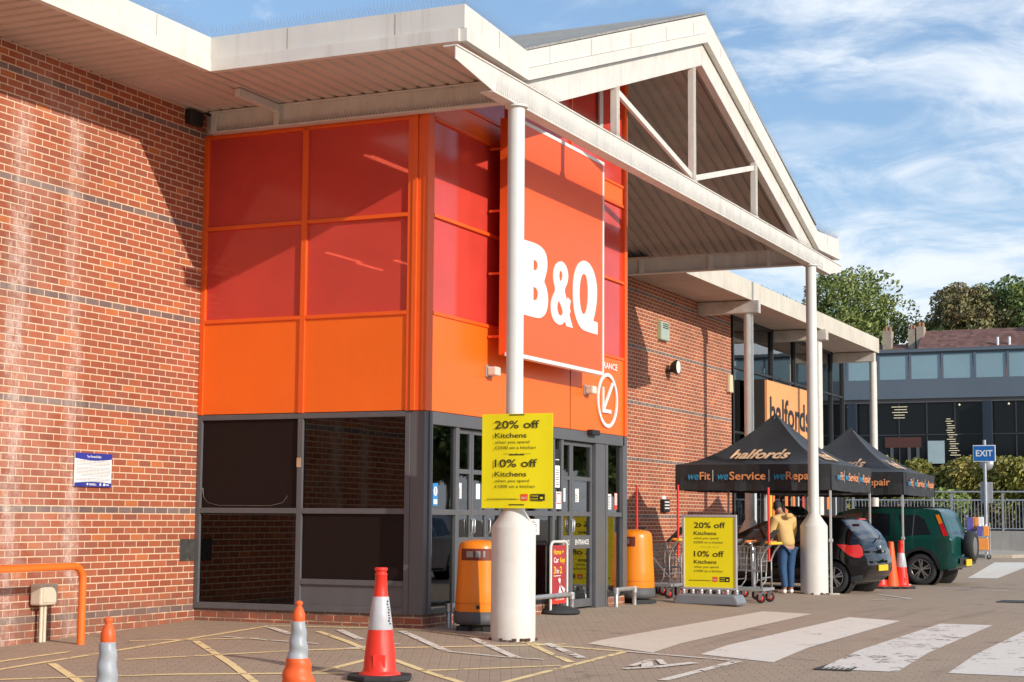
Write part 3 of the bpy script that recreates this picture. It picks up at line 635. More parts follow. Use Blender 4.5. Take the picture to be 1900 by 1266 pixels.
for yb_, zo, xs_ in ((-.13, .13, (-3.12, -2.14)), (13.35, 0, (-3.2, -2.06, -.6, .6))):
    b_ = MB(); z0_ = 6.30 + zo; z1_ = 6.58 + zo * .8; xa = WX + (.18 if zo else 0)
    b_.box(xa, CX - .16, yb_ - .01, yb_ + .01, z0_, z1_); b_.box(xa, CX - .16, yb_ - .07, yb_ + .07, z1_, z1_ + .02); b_.box(xa, CX - .16, yb_ - .07, yb_ + .07, z0_ - .02, z0_)
    for x in xs_: b_.box(x - .04, x + .04, yb_ - .07, yb_ - .01, z0_, z1_)
    b_.build('cross_beam', WHITE2, canopy, .003)
MB().box(-2.18, -2.10, -1.1, -.20, 6.60, 6.70).build('cantilever_brace', WHITE2, canopy, .003)
for y in (-.45, 13.35):
    g0 = gz(1.42, y)
    c_ = MB().lathe([(.102, 1.4), (.102, 6.28)], (1.42, y, 0), 28); c_.lathe([(.14, 6.255), (.14, 6.28)], (1.42, y, 0), 28); co = c_.build('column', mat('column_white', (.68, .68, .64), .45, 0, .05, 3, streak=.12, dirt=(.45, .4, .34)), canopy)
    k = MB().lathe([(.262, g0 - .05), (.262, .3), (.260, .305), (.260, 1.235), (.252, 1.26), (.125, 1.44), (.125, 1.462), (.105, 1.465)], (1.42, y, 0), 40)
    k.build('column_casing', CONCWHITE, co, .0)
    rr = MB(); rn = random.Random(int(y * 10))
    for i in range(26):
        t = rn.uniform(0, 2 * math.pi); rr.box(1.42 + .263 * math.cos(t) - .02, 1.42 + .263 * math.cos(t) + .02, y + .263 * math.sin(t) - .02, y + .263 * math.sin(t) + .02, g0, g0 + rn.uniform(.008, .035))
    rr.build('rust_edge', mat('rust', (.10, .055, .035), .9), co)
# bird spikes
def spikes(mb, pts, nrm, h=.18, step=.045, lean=.5):
    rn = random.Random(5)
    for a, b in zip(pts[:-1], pts[1:]):
        a = Vector(a); b = Vector(b); n = int((b - a).length / step); nr = Vector(nrm)
        for i in range(n):
            q = a.lerp(b, (i + .5) / n)
            for s_ in (-1, 0, 1):
                tip = q + Vector((0, 0, h * rn.uniform(.92, 1.05))) + nr * s_ * h * lean + (b - a).normalized() * rn.uniform(-.014, .014)
                mid = q.lerp(tip, .5) + nr * s_ * .015
                w_ = .0012
                d = (b - a).normalized() * w_
                mb.add([q - d, q + d, mid + d, mid - d, tip], [(0, 1, 2, 3), (3, 2, 4)])
                e = nr * w_
                mb.add([q - e, q + e, tip], [(0, 1, 2)])
WIRE = mat('spike_wire', (.38, .41, .46), .4, .5)
sp = MB()
o3 = [(CX - .03, y, ZT + d) for y, d in outl]; spikes(sp, o3, (1, 0, 0))
spikes(sp, [(-2.0, Y0 + .03, ZT), (CX, Y0 + .03, ZT)], (0, 1, 0)); spikes(sp, [(-2.02, -9, ZT), (-2.02, Y0, ZT)], (1, 0, 0))
tag(sp.build('bird_spikes', WIRE, canopy), kind='stuff')
sp = MB(); spikes(sp, [(CX - .04, -2.0, 6.60), (CX - .04, 15.3, 6.60)], (1, 0, 0), .11); spikes(sp, [(WX + .3, -.19, 6.43), (CX - .2, -.19, 6.43)], (0, 1, 0), .11); spikes(sp, [(CX + .005, -1.1, 6.30), (CX + .005, 14.2, 6.30)], (.2, 0, 0), .2, .05)
tag(sp.build('beam_spikes', mat('rusty_spike', (.22, .15, .12), .6, .3), canopy), kind='stuff')

# ------------------------------------------------------------------ wall fittings
bx('junction_box', BLACK, store, WX, WX + .1, -.49, -.20, 6.50, 6.69, bevel=.01)
bx('cover_plate', mat('aged_plate', (.07, .065, .06), .6, .3, .4, 12, spots=.6, dirt=(.25, .2, .17)), store, WX, WX + .012, -.34, -.01, .77, 1.05, bevel=.004)
# notice board
nt = MB(); nt.box(WX + .012, WX + .03, -2.51, -1.82, 1.69, 2.09); notice = nt.build('wall_notice', SIGNWHITE, None, .006)
tag(notice, 'white and blue printed notice screwed to the brick wall at the left', 'sign')
nb_ = MB(); B = Board((WX + .031, -2.51, 1.69), (0, 1, 0), (0, 0, 1)); top = [(0, .4)] + [(t * .69 / 8, .335 - .022 * math.sin(math.pi * t / 8)) for t in range(9)] + [(.69, .4)]
B.shape(nb_, top, z=.001); B.shape(nb_, [(0, 0), (.69, 0)] + [(t * .69 / 8, .045 + .014 * math.sin(math.pi * t / 8)) for t in range(8, -1, -1)], z=.001); nb_.build('blue_band', mat('notice_blue', (.035, .045, .30), .45), notice)
nb_ = MB(); B.text(nb_, 'Your Personal Safety', .345, .348, .026, .27, .02, 0, .003, 'c'); B.rect(nb_, .22, .018, .25, .042, .003); B.rect(nb_, .27, .018, .40, .026, .003); B.rect(nb_, .27, .032, .38, .038, .003); B.rect(nb_, .46, .015, .49, .042, .003); B.rect(nb_, .53, .014, .57, .042, .003); B.rect(nb_, .58, .02, .64, .032, .003)
nb_.build('white_lettering', SIGNWHITE, notice)
nb_ = MB(); rn = random.Random(9); yy = .305
for grp, n in ((0, 4), (1, 7), (2, 3)):
    for k in range(n):
        a = .03 if k < n - 1 or grp == 0 else .12
        x = a
        while x < (.66 if a < .1 else .56):
            l = rn.uniform(.015, .06); B.rect(nb_, x, yy, min(x + l, .66), yy + .0055, .001); x += l + .006
        yy -= .0165
    yy -= .014
nb_.build('small_print', mat('grey_print', (.25, .25, .27), .6), notice)
# security fittings on right wall
def lamp_box(name, x, y, z, s, label):
    t = empty(name, (x, y, z), 0, label, 'wall light')
    MB().box(0, .03, -s * .5, s * .5, -s * .4, s * .4).build('back_plate', mat('grey_cast', (.35, .34, .32), .5), t, .004)
    MB().box(.03, .16, -s * .45, s * .45, -s * .32, s * .32).build('lamp_body', mat('pale_diffuser', (.66, .62, .52), .4), t, .02)
lamp_box('wall_light', .0, 1.79, 3.30, .19, 'small pale box light on the orange panel left of the column'); lamp_box('wall_light', 0, 5.26, 3.30, .19, 'small pale box light on the orange panel right of the column')
al = empty('alarm_box', (WX, 18.25, 5.68), 0, 'pale green louvred alarm box high on the brick wall', 'alarm')
MB().box(0, .10, -.28, .28, -.22, .22).build('case', mat('pale_green', (.42, .50, .42), .5, streak=.3), al, .03)
m_ = MB()
for k in range(3): m_.box(.10, .106, -.2, .2, .06 + k * .045, .08 + k * .045)
m_.build('louvre', BLACK, al); MB().box(-.0, .02, -.34, -.28, -.2, .3).build('bracket', mat('brass', (.4, .33, .15), .5), al)
flt = empty('floodlight', (WX, 18.5, 4.83), 0, 'round black floodlight on a bracket on the brick wall', 'floodlight')
MB().tube([(0, 0, -.05), (.16, 0, -.05), (.2, .05, .0)], .04, 8).build('bracket', BLACK, flt)
MB().lathe([(.06, -.14), (.13, -.08), (.17, 0), (.17, .05)], (.24, .08, .04), 20, axis='x').build('lamp_housing', BLACK, flt)
MB().lathe([(.0, .056), (.15, .05)], (.24, .08, .04), 20, axis='x').build('lens', mat('lens', (.8, .78, .7), .15), flt)
bl = empty('bell_box', (WX, 23.35, 4.84), 0, 'cream wedge bell box at the end of the brick wall', 'alarm')
MB().poly([(0, -.15, -.22), (0, .15, -.22), (0, .11, .24), (0, -.11, .24)], .10, (1, 0, 0)).build('case', mat('cream_box', (.70, .60, .38), .5), bl, .02)
ash = empty('wall_ashtray', (WX, 18.3, 1.69), 0, 'narrow black wall box with white notice above the trolleys', 'wall box')
MB().box(0, .1, -.2, .2, -.17, .12).build('case', BLACK, ash, .01)
m_ = MB(); m_.box(.002, .03, -.12, .12, .12, .20)
for k in range(3): m_.box(.101, .103, -.16, .16, -.1 + k * .07, -.07 + k * .07)
m_.build('label_plate', LWHITE, ash)

# B&Q sign
sgn = empty('shop_sign', (.25, 3.5, 5.1), 0, 'big square orange sign with white B&Q letters and a white edge', 'sign')
SY0, SY1, SZ0, SZ1 = 1.68, 4.99, 3.49, 6.74
def P0(o, root): o.parent = root; o.matrix_parent_inverse = Matrix.Translation(-root.location); return o
P0(MB().box(.20, .385, SY0 + .02, SY1 - .02, SZ0 + .02, SZ1 - .02).build('sign_case', SIGNSIDE, None, .004), sgn)
P0(MB().box(.386, .398, SY0 + .05, SY1 - .05, SZ0 + .05, SZ1 - .05).build('sign_face', SIGNRED), sgn)
fm = MB(); fm.box(.30, .41, SY0, SY1, SZ0, SZ0 + .05).box(.386, .41, SY0, SY1, SZ1 - .05, SZ1).box(.386, .41, SY0, SY0 + .05, SZ0 + .05, SZ1 - .05).box(.386, .41, SY1 - .05, SY1, SZ0 + .05, SZ1 - .05)
P0(fm.build('sign_trim', SIGNWHITE), sgn)
br = MB()
for z in (3.75, 4.6, 5.45, 6.3):
    for y in (1.75, 4.8): br.box(.02, .22, y, y + .03, z, z + .03)
build_each(br, 'bracket', SIGNSIDE, None)
for o in list(bpy.data.objects):
    if o.name.startswith('bracket') and o.parent is None: P0(o, sgn)
LB = dict(B=[(1.95, 5.10), (2.06, 5.10), (2.49, 5.11), (2.74, 5.06), (2.83, 4.96), (2.84, 4.81), (2.75, 4.66), (2.72, 4.61), (2.80, 4.56), (2.88, 4.41), (2.83, 4.2), (2.63, 4.09), (2.38, 4.08), (2.07, 4.08), (1.95, 4.08)],
 B1=[(2.36, 4.87), (2.46, 4.87), (2.52, 4.80), (2.46, 4.73), (2.36, 4.73)], B2=[(2.36, 4.50), (2.46, 4.49), (2.535, 4.42), (2.49, 4.33), (2.36, 4.31)],
 A=[(3.27, 4.98), (3.41, 4.99), (3.54, 4.93), (3.60, 4.82), (3.57, 4.71), (3.45, 4.6), (3.50, 4.51), (3.55, 4.44), (3.58, 4.50), (3.69, 4.46), (3.64, 4.36), (3.69, 4.30), (3.62, 4.27), (3.77, 4.08), (3.53, 4.08), (3.47, 4.15), (3.37, 4.08), (3.19, 4.07), (3.03, 4.13), (2.97, 4.24), (2.98, 4.37), (3.06, 4.48), (3.14, 4.54), (3.06, 4.66), (3.05, 4.79), (3.12, 4.91)],
 A1=[(3.31, 4.86), (3.38, 4.82), (3.385, 4.75), (3.32, 4.68), (3.26, 4.74), (3.26, 4.81)], A2=[(3.24, 4.43), (3.33, 4.35), (3.42, 4.25), (3.33, 4.20), (3.23, 4.22), (3.18, 4.31)],
 Q=[(4.13, 5.12), (4.38, 5.12), (4.59, 5.01), (4.70, 4.83), (4.71, 4.63), (4.64, 4.41), (4.55, 4.27), (4.73, 4.26), (4.73, 4.08), (4.35, 4.08), (4.06, 4.10), (3.87, 4.24), (3.79, 4.42), (3.77, 4.62), (3.80, 4.84), (3.93, 5.02)],
 Q1=[(4.19, 4.93), (4.28, 4.90), (4.35, 4.77), (4.355, 4.54), (4.28, 4.36), (4.16, 4.31), (4.06, 4.39), (4.01, 4.58), (4.03, 4.76), (4.10, 4.89)])
B = Board((.404, 0, 0), (0, 1, 0), (0, 0, 1)); lm = MB()
B.shape(lm, smooth(LB['B'], 2, (0, 14)), [smooth(LB['B1'], 2, (0, 4)), smooth(LB['B2'], 2, (0, 4))], z=0, ex=.006)
B.shape(lm, smooth(LB['A'], 2, (8, 9, 13, 14)), [smooth(LB['A1'], 2), smooth(LB['A2'], 2)], z=0, ex=.006)
B.shape(lm, smooth(LB['Q'], 2, (6, 7, 8)), [smooth(LB['Q1'], 2)], z=0, ex=.006)
P0(lm.build('letters', SIGNWHITE), sgn)
# entrance arrow sign
ea = empty('entrance_sign', (.0, 6.13, 3.2), 0, 'white circled arrow with the word ENTRANCE on the orange panel', 'sign')
B = Board((.02, 6.13, 3.2), (0, 1, 0), (0, 0, 1)); cm = MB()
cir = lambda r: [(r * math.cos(t * math.pi / 24), r * math.sin(t * math.pi / 24)) for t in range(48)]
B.shape(cm, cir(.43), [cir(.375)], z=0, ex=.012); P0(cm.build('ring', SIGNWHITE), ea)
cm = MB(); B.shape(cm, [(-.22, -.20), (.14, -.20), (.14, -.145), (-.125, -.145), (.24, .26), (.20, .30), (-.165, -.10), (-.165, .20), (-.22, .20)], z=0, ex=.012); P0(cm.build('arrow', SIGNWHITE), ea)
cm = MB(); B.text(cm, 'ENTRANCE', 0.42, .50, .10, .95, .015, 0, .004, 'r'); P0(cm.build('lettering', SIGNWHITE), ea)
sn = MB().box(.02, .12, 5.28, 5.58, 2.62, 2.70).build('door_sensor', BLACK, lobby, .01)

# ------------------------------------------------------------------ neighbouring shop
shop = empty('shop_building', (0, 0, 0), 0, 'glass fronted shop with a flat canopy beyond the brick wall', 'building')
f = MB(); YG = [23.62, 25.2, 27.4, 29.8, 32.2, 34.2, 35.74]
for y in YG: f.box(WX - .1, WX + .04, y, y + .08, 0, 6.7)
for z in (.0, 2.55, 3.6, 5.3, 6.6):
    for a, b in zip(YG[:-1], YG[1:]): f.box(WX - .08, WX + .02, a + .08, b, z, z + .06)
f.box(WX - .1, WX + .06, 23.62, 23.70, 0, 6.7)
for x in (-5.5, -8, -10.5): f.box(x, x + .08, 35.72, 35.82, 0, 6.7)
f.build('glazing_frame', mat('dark_frame', (.03, .032, .035), .5), shop)
for a, b in zip(YG[:-1], YG[1:]):
    p_ = MB()
    for z0, z1_ in ((.06, 2.55), (2.61, 3.6), (3.66, 5.3), (5.36, 6.6)): p_.box(WX - .05, WX - .03, a + .08, b, z0, z1_)
    p_.build('window', MIRRORGLASS, shop)
MB().box(-12, WX - .03, 35.76, 35.78, 0, 6.7).build('window', MIRRORGLASS, shop)
MB().box(-8.2, -8, 23.7, 35.7, 0, 6.7).box(-30, -8.2, 23.7, 35.7, 6.7, 6.9).build('back_wall', INT, shop)
MB().box(-8, WX - .1, 23.7, 35.7, 0, .02).build('floor', mat('shop_floor', (.12, .11, .1), .5), shop)
le.build('canopy_fascia', mat('aged_white', (.64, .58, .48), .6, 0, .15, 1.2, streak=.55, dirt=(.33, .33, .27)), shop)
s1 = MB(); corr(s1, (WX, Y3 - 2, 6.68), (1, 0, 0), (0, 1, 0), 1.33, 34.9 - Y3 + 2, .20); s1.build('canopy_soffit', SOFFIT, shop)
MB().box(-30, -2.05, Y3, 34.9, 7.0, 7.09).build('canopy_roof', mat('felt', (.14, .14, .13), .9), shop)
MB().box(-12, -2.05, 34.9, 34.96, 6.66, 7.12).build('canopy_fascia_end', WHITE2, shop)
for y in (21.0, 27.7, 34.6):
    b_ = MB().box(WX, -1.85 if y < 30 else -2.05, y - .14, y + .14, 6.36, 6.66); b_.build('canopy_beam', mat('peeling_white', (.58, .52, .45), .7, 0, .2, 3, spots=.7, dirt=(.12, .26, .32)), shop, .01)
    c_ = MB().lathe([(.115, 1.3), (.115, 6.36)], (-2.12, y, 0), 20); co = c_.build('column', WHITE2, shop)
    MB().lathe([(.27, -.02), (.27, 1.0), (.25, 1.1), (.125, 1.35)], (-2.12, y, 0), 24).build('column_casing', CONCWHITE, co)
# moss tufts on the roof edge
ms = MB(); rn = random.Random(11)
for i in range(2500):
    y = rn.uniform(22, 34.9); x = -2.05 - rn.uniform(0, .9); z = 7.09; h = rn.uniform(.03, .16); a = rn.uniform(0, 6.28)
    ms.add([(x, y, z), (x + .04 * math.cos(a), y + .04 * math.sin(a), z), (x + rn.uniform(-.05, .05), y + rn.uniform(-.05, .05), z + h)], [(0, 1, 2)])
tag(ms.build('roof_moss', mat('moss', (.10, .10, .035), .9, 0, .4, 4), shop), kind='stuff')
hs = empty('shop_sign', (-3.0, 26.9, 4.6), 0, 'orange sign with black halfords letters behind the gazebos', 'sign')
P0(MB().box(WX + .04, -2.80, 24.7, 29.3, 3.3, 5.06).build('sign_case', mat('sign_black', (.03, .028, .027), .6), None), hs)
P0(MB().box(-2.80, -2.74, 24.72, 29.28, 3.32, 5.04).build('sign_face', mat('sign_amber', (.86, .36, .13), .5, 0, .05, 2)), hs)
B = Board((-2.738, 24.72, 3.32), (0, 1, 0), (0, 0, 1)); t = MB(); B.text(t, 'halfords', .25, .55, .78, 4.1, .022, d=.004); P0(t.build('letters', BLACK), hs)
bn = MB(); cols = []
bmats = [mat('banner_orange', (.80, .20, .04), .6), mat('banner_yellow', (.75, .50, .04), .6), mat('banner_white', (.6, .6, .6), .5), mat('banner_red', (.6, .06, .04), .6), BLACK]
for y, w_, mi, z0, z1_ in ((25.4, .25, 2, .2, 2.4), (26.6, .16, 2, .3, 2.4), (26.95, .18, 1, .3, 2.4), (27.2, .22, 0, .3, 2.4), (28.5, .28, 0, .3, 2.4), (29.3, .26, 0, .3, 2.4), (29.9, .1, 2, .3, 2.4), (30.4, .2, 3, .3, 2.4), (31.0, .12, 2, .4, 2.4), (31.6, .5, 0, 1.7, 2.3), (32.4, .1, 2, .4, 2.4), (33.3, .55, 0, 1.7, 2.3), (34.4, .1, 2, .4, 2.4), (24.2, .6, 0, 2.3, 2.5)):
    o = MB().box(WX + .045, WX + .06, y, y + w_, z0, z1_).build('window_banner', bmats[mi], shop)
MB().box(WX + .042, WX + .05, 31.4, 35.4, .9, 2.45).build('window_banner', bmats[4], shop)
MB().box(-3.2, -2.9, 27.0, 34.5, .0, .05).build('threshold', STEEL, shop)

# ------------------------------------------------------------------ orange hoop barrier and meter box
hp = MB(); bxx = -2.71; gl = gz(bxx, -3.1); arc = [(bxx, -3.09 - .16 + .16 * math.cos(t), .78 - .16 + .16 * math.sin(t)) for t in [i * math.pi / 16 for i in range(9)]]
hp.tube([(bxx, -3.09, gl - .1), (bxx, -3.09, .55)] + arc + [(bxx, -5.0, .78), (bxx, -8.2, .78), (bxx, -8.36, .72), (bxx, -8.4, .55), (bxx, -8.4, -.4)], .043, 14)
tag(hp.build('hoop_barrier', mat('barrier_orange', (.88, .17, .02), .42, 0, .06, 5, spots=.12, dirt=(.5, .3, .2))), 'orange tubular hoop barrier standing by the brick wall at the left', 'barrier')
mb_ = empty('meter_box', (WX + .1, -3.07, gz(-3, -3)), 0, 'cream electrical box on a conduit against the brick wall under the orange barrier', 'electrical box')
CRM = mat('cream_plastic', (.66, .58, .44), .5, 0, .1, 5)
MB().box(-.07, .09, -.15, .15, .42, .66).build('case', CRM, mb_, .02); MB().box(.09, .10, -.12, .12, .45, .63).build('cover', CRM, mb_, .004)
m_ = MB(); m_.tube([(.0, -.03, 0), (.0, -.03, .42)], .022, 8).tube([(.0, .03, 0), (.0, .03, .42)], .022, 8); m_.build('conduit', CRM, mb_)

# low guard rails
def guard(y0, y1, label):
    m = MB(); x = .16; m.tube([(x, y0, -.02), (x, y0, .22), (x, y0 + .04, .26), (x, y1 - .04, .26), (x, y1, .22), (x, y1, -.02)], .035, 12)
    for y in (y0, y1): m.lathe([(.05, .19), (.05, .29)], (x, y, 0), 12)
    tag(m.build('guard_rail', STEEL), label, 'rail', 'low steel guard rails')
guard(.40, 1.15, 'low steel guard rail in front of the pane left of the column'); guard(2.5, 4.35, 'low steel guard rail behind the key sign'); guard(6.15, 6.95, 'low steel guard rail beside the far orange bin')

# ------------------------------------------------------------------ bins
def make_bin(loc, rz, label):
    t = empty('litter_bin', loc, rz, label, 'bin', 'orange litter bins')
    MB().lathe([(.22, .0), (.235, .01), (.24, .085), (.30, .09)], n=36).box(-.28, -.1, -.24, .24, 0, .07).box(.1, .28, -.24, .24, 0, .07).build('foot', RUBBER, t)
    MB().lathe([(.30, .09), (.345, .11), (.352, .16), (.345, .275), (.335, .28)], n=40).build('base', mat('bin_base_grey', (.085, .085, .09), .6, 0, .1, 5), t)
    MB().lathe([(.333, .281), (.338, .30), (.325, .60), (.305, .98), (.298, 1.17), (.29, 1.235), (.27, 1.275), (.235, 1.30), (.13, 1.325), (.0, 1.335)], n=48).build('body', BINO, t)
    hd = MB()
    # opening: curved dark aperture, facing local -y
    n = 12
    for k in range(n):
        a0 = -math.pi / 2 - .78 + 1.56 * k / n; a1 = -math.pi / 2 - .78 + 1.56 * (k + 1) / n
        r0 = .308; r1 = .312; 
        hd.quad((r1 * math.cos(a0), r1 * math.sin(a0), 1.03), (r1 * math.cos(a1), r1 * math.sin(a1), 1.03), (r0 * math.cos(a1), r0 * math.sin(a1), 1.20), (r0 * math.cos(a0), r0 * math.sin(a0), 1.20))
    ap = hd.build('aperture', mat('bin_inside', (.16, .02, .005), .5), t)
    hd = MB()
    for k in range(8):
        a0 = -math.pi / 2 - .45 + .9 * k / 8; a1 = -math.pi / 2 - .45 + .9 * (k + 1) / 8; r = .316
        if k in (3, 6): continue
        hd.quad((r * math.cos(a0), r * math.sin(a0), 1.075), (r * math.cos(a1), r * math.sin(a1), 1.075), (r * math.cos(a1), r * math.sin(a1), 1.165), (r * math.cos(a0), r * math.sin(a0), 1.165))
    hd.build('liner_plate', mat('liner_grey', (.30, .30, .31), .3, .3), ap)
    MB().box(.02, .07, -.353, -.330, .33, .38).build('lock', BLACK, t)
    MB().lathe([(.3395, .40), (.3395, .408)], n=48, cap=False).build('seam', mat('bin_seam', (.5, .12, .005), .6), t)
    return t
b1 = make_bin((.60, .32, gz(.60, .3)), .30, 'orange litter bin half hidden by the near white column')
b1.scale = (.85, .85, .83); b2 = copy_tree(b1); b2.scale = (.93, .93, .89); b2.location = (.0, 7.42, 0); b2.rotation_euler = (0, 0, -.42); b2['label'] = 'orange litter bin at the far end of the entrance by the trolleys'

# ------------------------------------------------------------------ offer posters
def offer(B, w, h, parent, name='print'):
    """B: Board with origin at lower-left"""
    t = MB(); s = h
    B.text(t, '20% off', w * .19, h * .845, s * .085, w * .63, .012); B.text(t, 'Kitchens', w * .19, h * .745, s * .055, w * .45, .008)
    B.text(t, 'when you spend', w * .19, h * .685, s * .032, w * .49); B.text(t, '£2500 on a kitchen', w * .19, h * .625, s * .034, w * .58)
    B.text(t, 'or', w * .5, h * .563, s * .028, None, 0, 0, .003, 'c')
    B.rect(t, w * .31, h * .572, w * .45, h * .575); B.rect(t, w * .55, h * .572, w * .70, h * .575)
    B.text(t, '10% off', w * .19, h * .435, s * .085, w * .60, .012); B.text(t, 'Kitchens', w * .19, h * .335, s * .055, w * .45, .008)
    B.text(t, 'when you spend', w * .19, h * .275, s * .032, w * .49); B.text(t, '£1000 on a kitchen', w * .19, h * .215, s * .034, w * .57)
    B.rect(t, w * .08, h * .09, w * .54, h * .094, .002); B.rect(t, w * .08, h * .098, w * .50, h * .101, .002)
    o = t.build('lettering', TEXTBLK, parent)
    t = MB(); B.rect(t, w * .56, h * .08, w * .66, h * .15); q = t.build('orange_logo', SIGNRED, parent)
    t = MB(); B.text(t, 'B&Q', w * .61, h * .10, h * .022, w * .075, .01, 0, .005, 'c'); t.build('logo_lettering', LWHITE, q)
    t = MB(); B.rect(t, w * .70, h * .08, w * .90, h * .15); q = t.build('black_logo', BLACK, parent)
    t = MB(); B.text(t, 'TRADE', w * .71, h * .12, h * .018, w * .10, .01, 0, .005); B.text(t, 'POINT', w * .71, h * .09, h * .018, w * .10, .01, 0, .005); B.rect(t, w * .835, h * .098, w * .875, h * .12, .005); t.build('logo_lettering', POSTERY, q)
pr = empty('column_poster', (1.52, -.62, 1.45), 0, 'yellow kitchen offer poster strapped round the near white column', 'poster')
pw, ph = .905, 1.10; px0 = 1.07; py = -.595
bd = MB(); nn = 14
for i in range(nn):
    a, b = i / nn, (i + 1) / nn; f_ = lambda u: .012 * math.sin(u * math.pi) ** 2
    bd.poly([(px0 + a * pw, py - f_(a), 1.465), (px0 + b * pw, py - f_(b), 1.465), (px0 + b * pw, py - f_(b), 1.465 + ph), (px0 + a * pw, py - f_(a), 1.465 + ph)], .006, (0, 1, 0))
P0(bd.build('board', POSTERY), pr)
B = Board((px0, py - .013, 1.465), (1, 0, 0), (0, 0, 1))
n_before = set(bpy.data.objects); offer(B, pw, ph, pr)
for o in set(bpy.data.objects) - n_before:
    if o.parent == pr: o.matrix_parent_inverse = Matrix.Translation(-pr.location)
for z in (1.50, 2.08, 2.545):
    tm = MB(); tm.lathe([(.107, z), (.107, z + .012)], (1.42, -.45, 0), 24, cap=False); tm.box(1.43, 1.62, py - .016, py - .013, z, z + .012)
    P0(tm.build('cable_tie', BLACK), pr)

fs = empty('forecourt_sign', (1.02, 8.17, gz(1, 8)), R(-3), 'yellow kitchen offer poster in a silver frame on a grey water-filled base', 'sign')
FG = mat('base_grey_plastic', (.20, .21, .23), .55, 0, .1, 4); ALU = mat('satin_frame', (.62, .61, .62), .4, .5, .06, 5)
b_ = MB(); b_.poly([(-.55, 0, .0), (.55, 0, .0), (.57, 0, .05), (.50, 0, .17), (-.50, 0, .17), (-.57, 0, .05)], .42, (0, 1, 0)); ob = b_.build('base', FG, fs, .03); ob.location = (0, -.21, 0)
for x in (-.46, -.3, -.15, 0, .15, .3, .46): MB().lathe([(.035, .17), (.042, .185), (.035, .20), (.042, .215), (.035, .24)], (x, 0, 0), 12).build('spring', STEEL, fs)
fr_ = MB(); W2, H0, H1 = .475, .24, 1.46
fr_.box(-W2, W2, -.02, .02, H0, H0 + .04).box(-W2, W2, -.02, .02, H1 - .04, H1).box(-W2, -W2 + .04, -.02, .02, H0 + .04, H1 - .04).box(W2 - .04, W2, -.02, .02, H0 + .04, H1 - .04)
fr_.build('frame', ALU, fs, .008); MB().box(-W2 + .04, W2 - .04, -.008, .008, H0 + .04, H1 - .04).build('poster_board', POSTERY, fs)
offer(Board((-W2 + .04, -.009, H0 + .04), (1, 0, 0), (0, 0, 1)), 2 * W2 - .08, H1 - H0 - .08, fs)

ks = empty('key_sign', (.12, 3.97, 0), 0, 'small red swing sign in a white tube frame advertising 3 for 2 keys', 'sign')
MB().lathe([(.0, 0), (.34, 0), (.35, .03), (.30, .07), (.12, .11), (0, .12)], n=28, fn=lambda t, z: 1 if abs(math.cos(t)) < .3 else 1 - .12 * abs(math.cos(t))).build('base', RUBBER, ks)
hw = .30; ar = [(0, hw * (1 if math.cos(t) > 0 else -1) * 1 + 0, 0) for t in ()]
path = [(0, -hw, .04), (0, -hw, .92)] + [(0, -hw + .1 - .1 * math.cos(t), .92 + .1 * math.sin(t)) for t in [i * math.pi / 12 for i in range(1, 6)]] + [(0, -hw + .1, 1.02), (0, hw - .1, 1.02)] + [(0, hw - .1 + .1 * math.sin(t), .92 + .1 * math.cos(t)) for t in [i * math.pi / 12 for i in range(1, 6)]] + [(0, hw, .92), (0, hw, .04)]
MB().tube(path, .02, 10).build('tube_frame', WHITE2, ks)
MB().box(-.006, .006, -.25, .25, .14, .97).build('panel', mat('panel_maroon', (.40, .035, .045), .45), ks)
tt = MB(); B = Board((.007, -.25, .14), (0, 1, 0), (0, 0, 1)); B.rect(tt, 0, 0, .5, .14, .001); tt.build('red_strip', RED, ks)
tt = MB(); B.text(tt, 'Home +', .04, .70, .075, .36, .02); B.text(tt, 'Keys', .27, .585, .075, .18, .02); B.text(tt, '3', .04, .43, .10, .08, .025); B.text(tt, '2', .26, .43, .10, .08, .025); tt.build('yellow_lettering', mat('print_yellow', (.85, .55, .02), .5), ks)
tt = MB(); B.text(tt, 'Car', .04, .585, .075, .18, .02); B.text(tt, 'for', .14, .43, .07, .10, .02); B.rect(tt, .04, .39, .30, .40); B.text(tt, 'TIMPSON', .25, .05, .045, .32, .02, 0, .003, 'c')
B.shape(tt, [(.20, .34), (.26, .37), (.30, .34), (.28, .28), (.40, .06 + .1), (.44, .16), (.46, .20), (.42, .22), (.30, .30 - .04), (.24, .30)], z=.002); B.shape(tt, [(.22, .16), (.27, .27), (.31, .18), (.36, .16), (.30, .145)], z=.0025)
tt.build('white_lettering', LWHITE, ks)

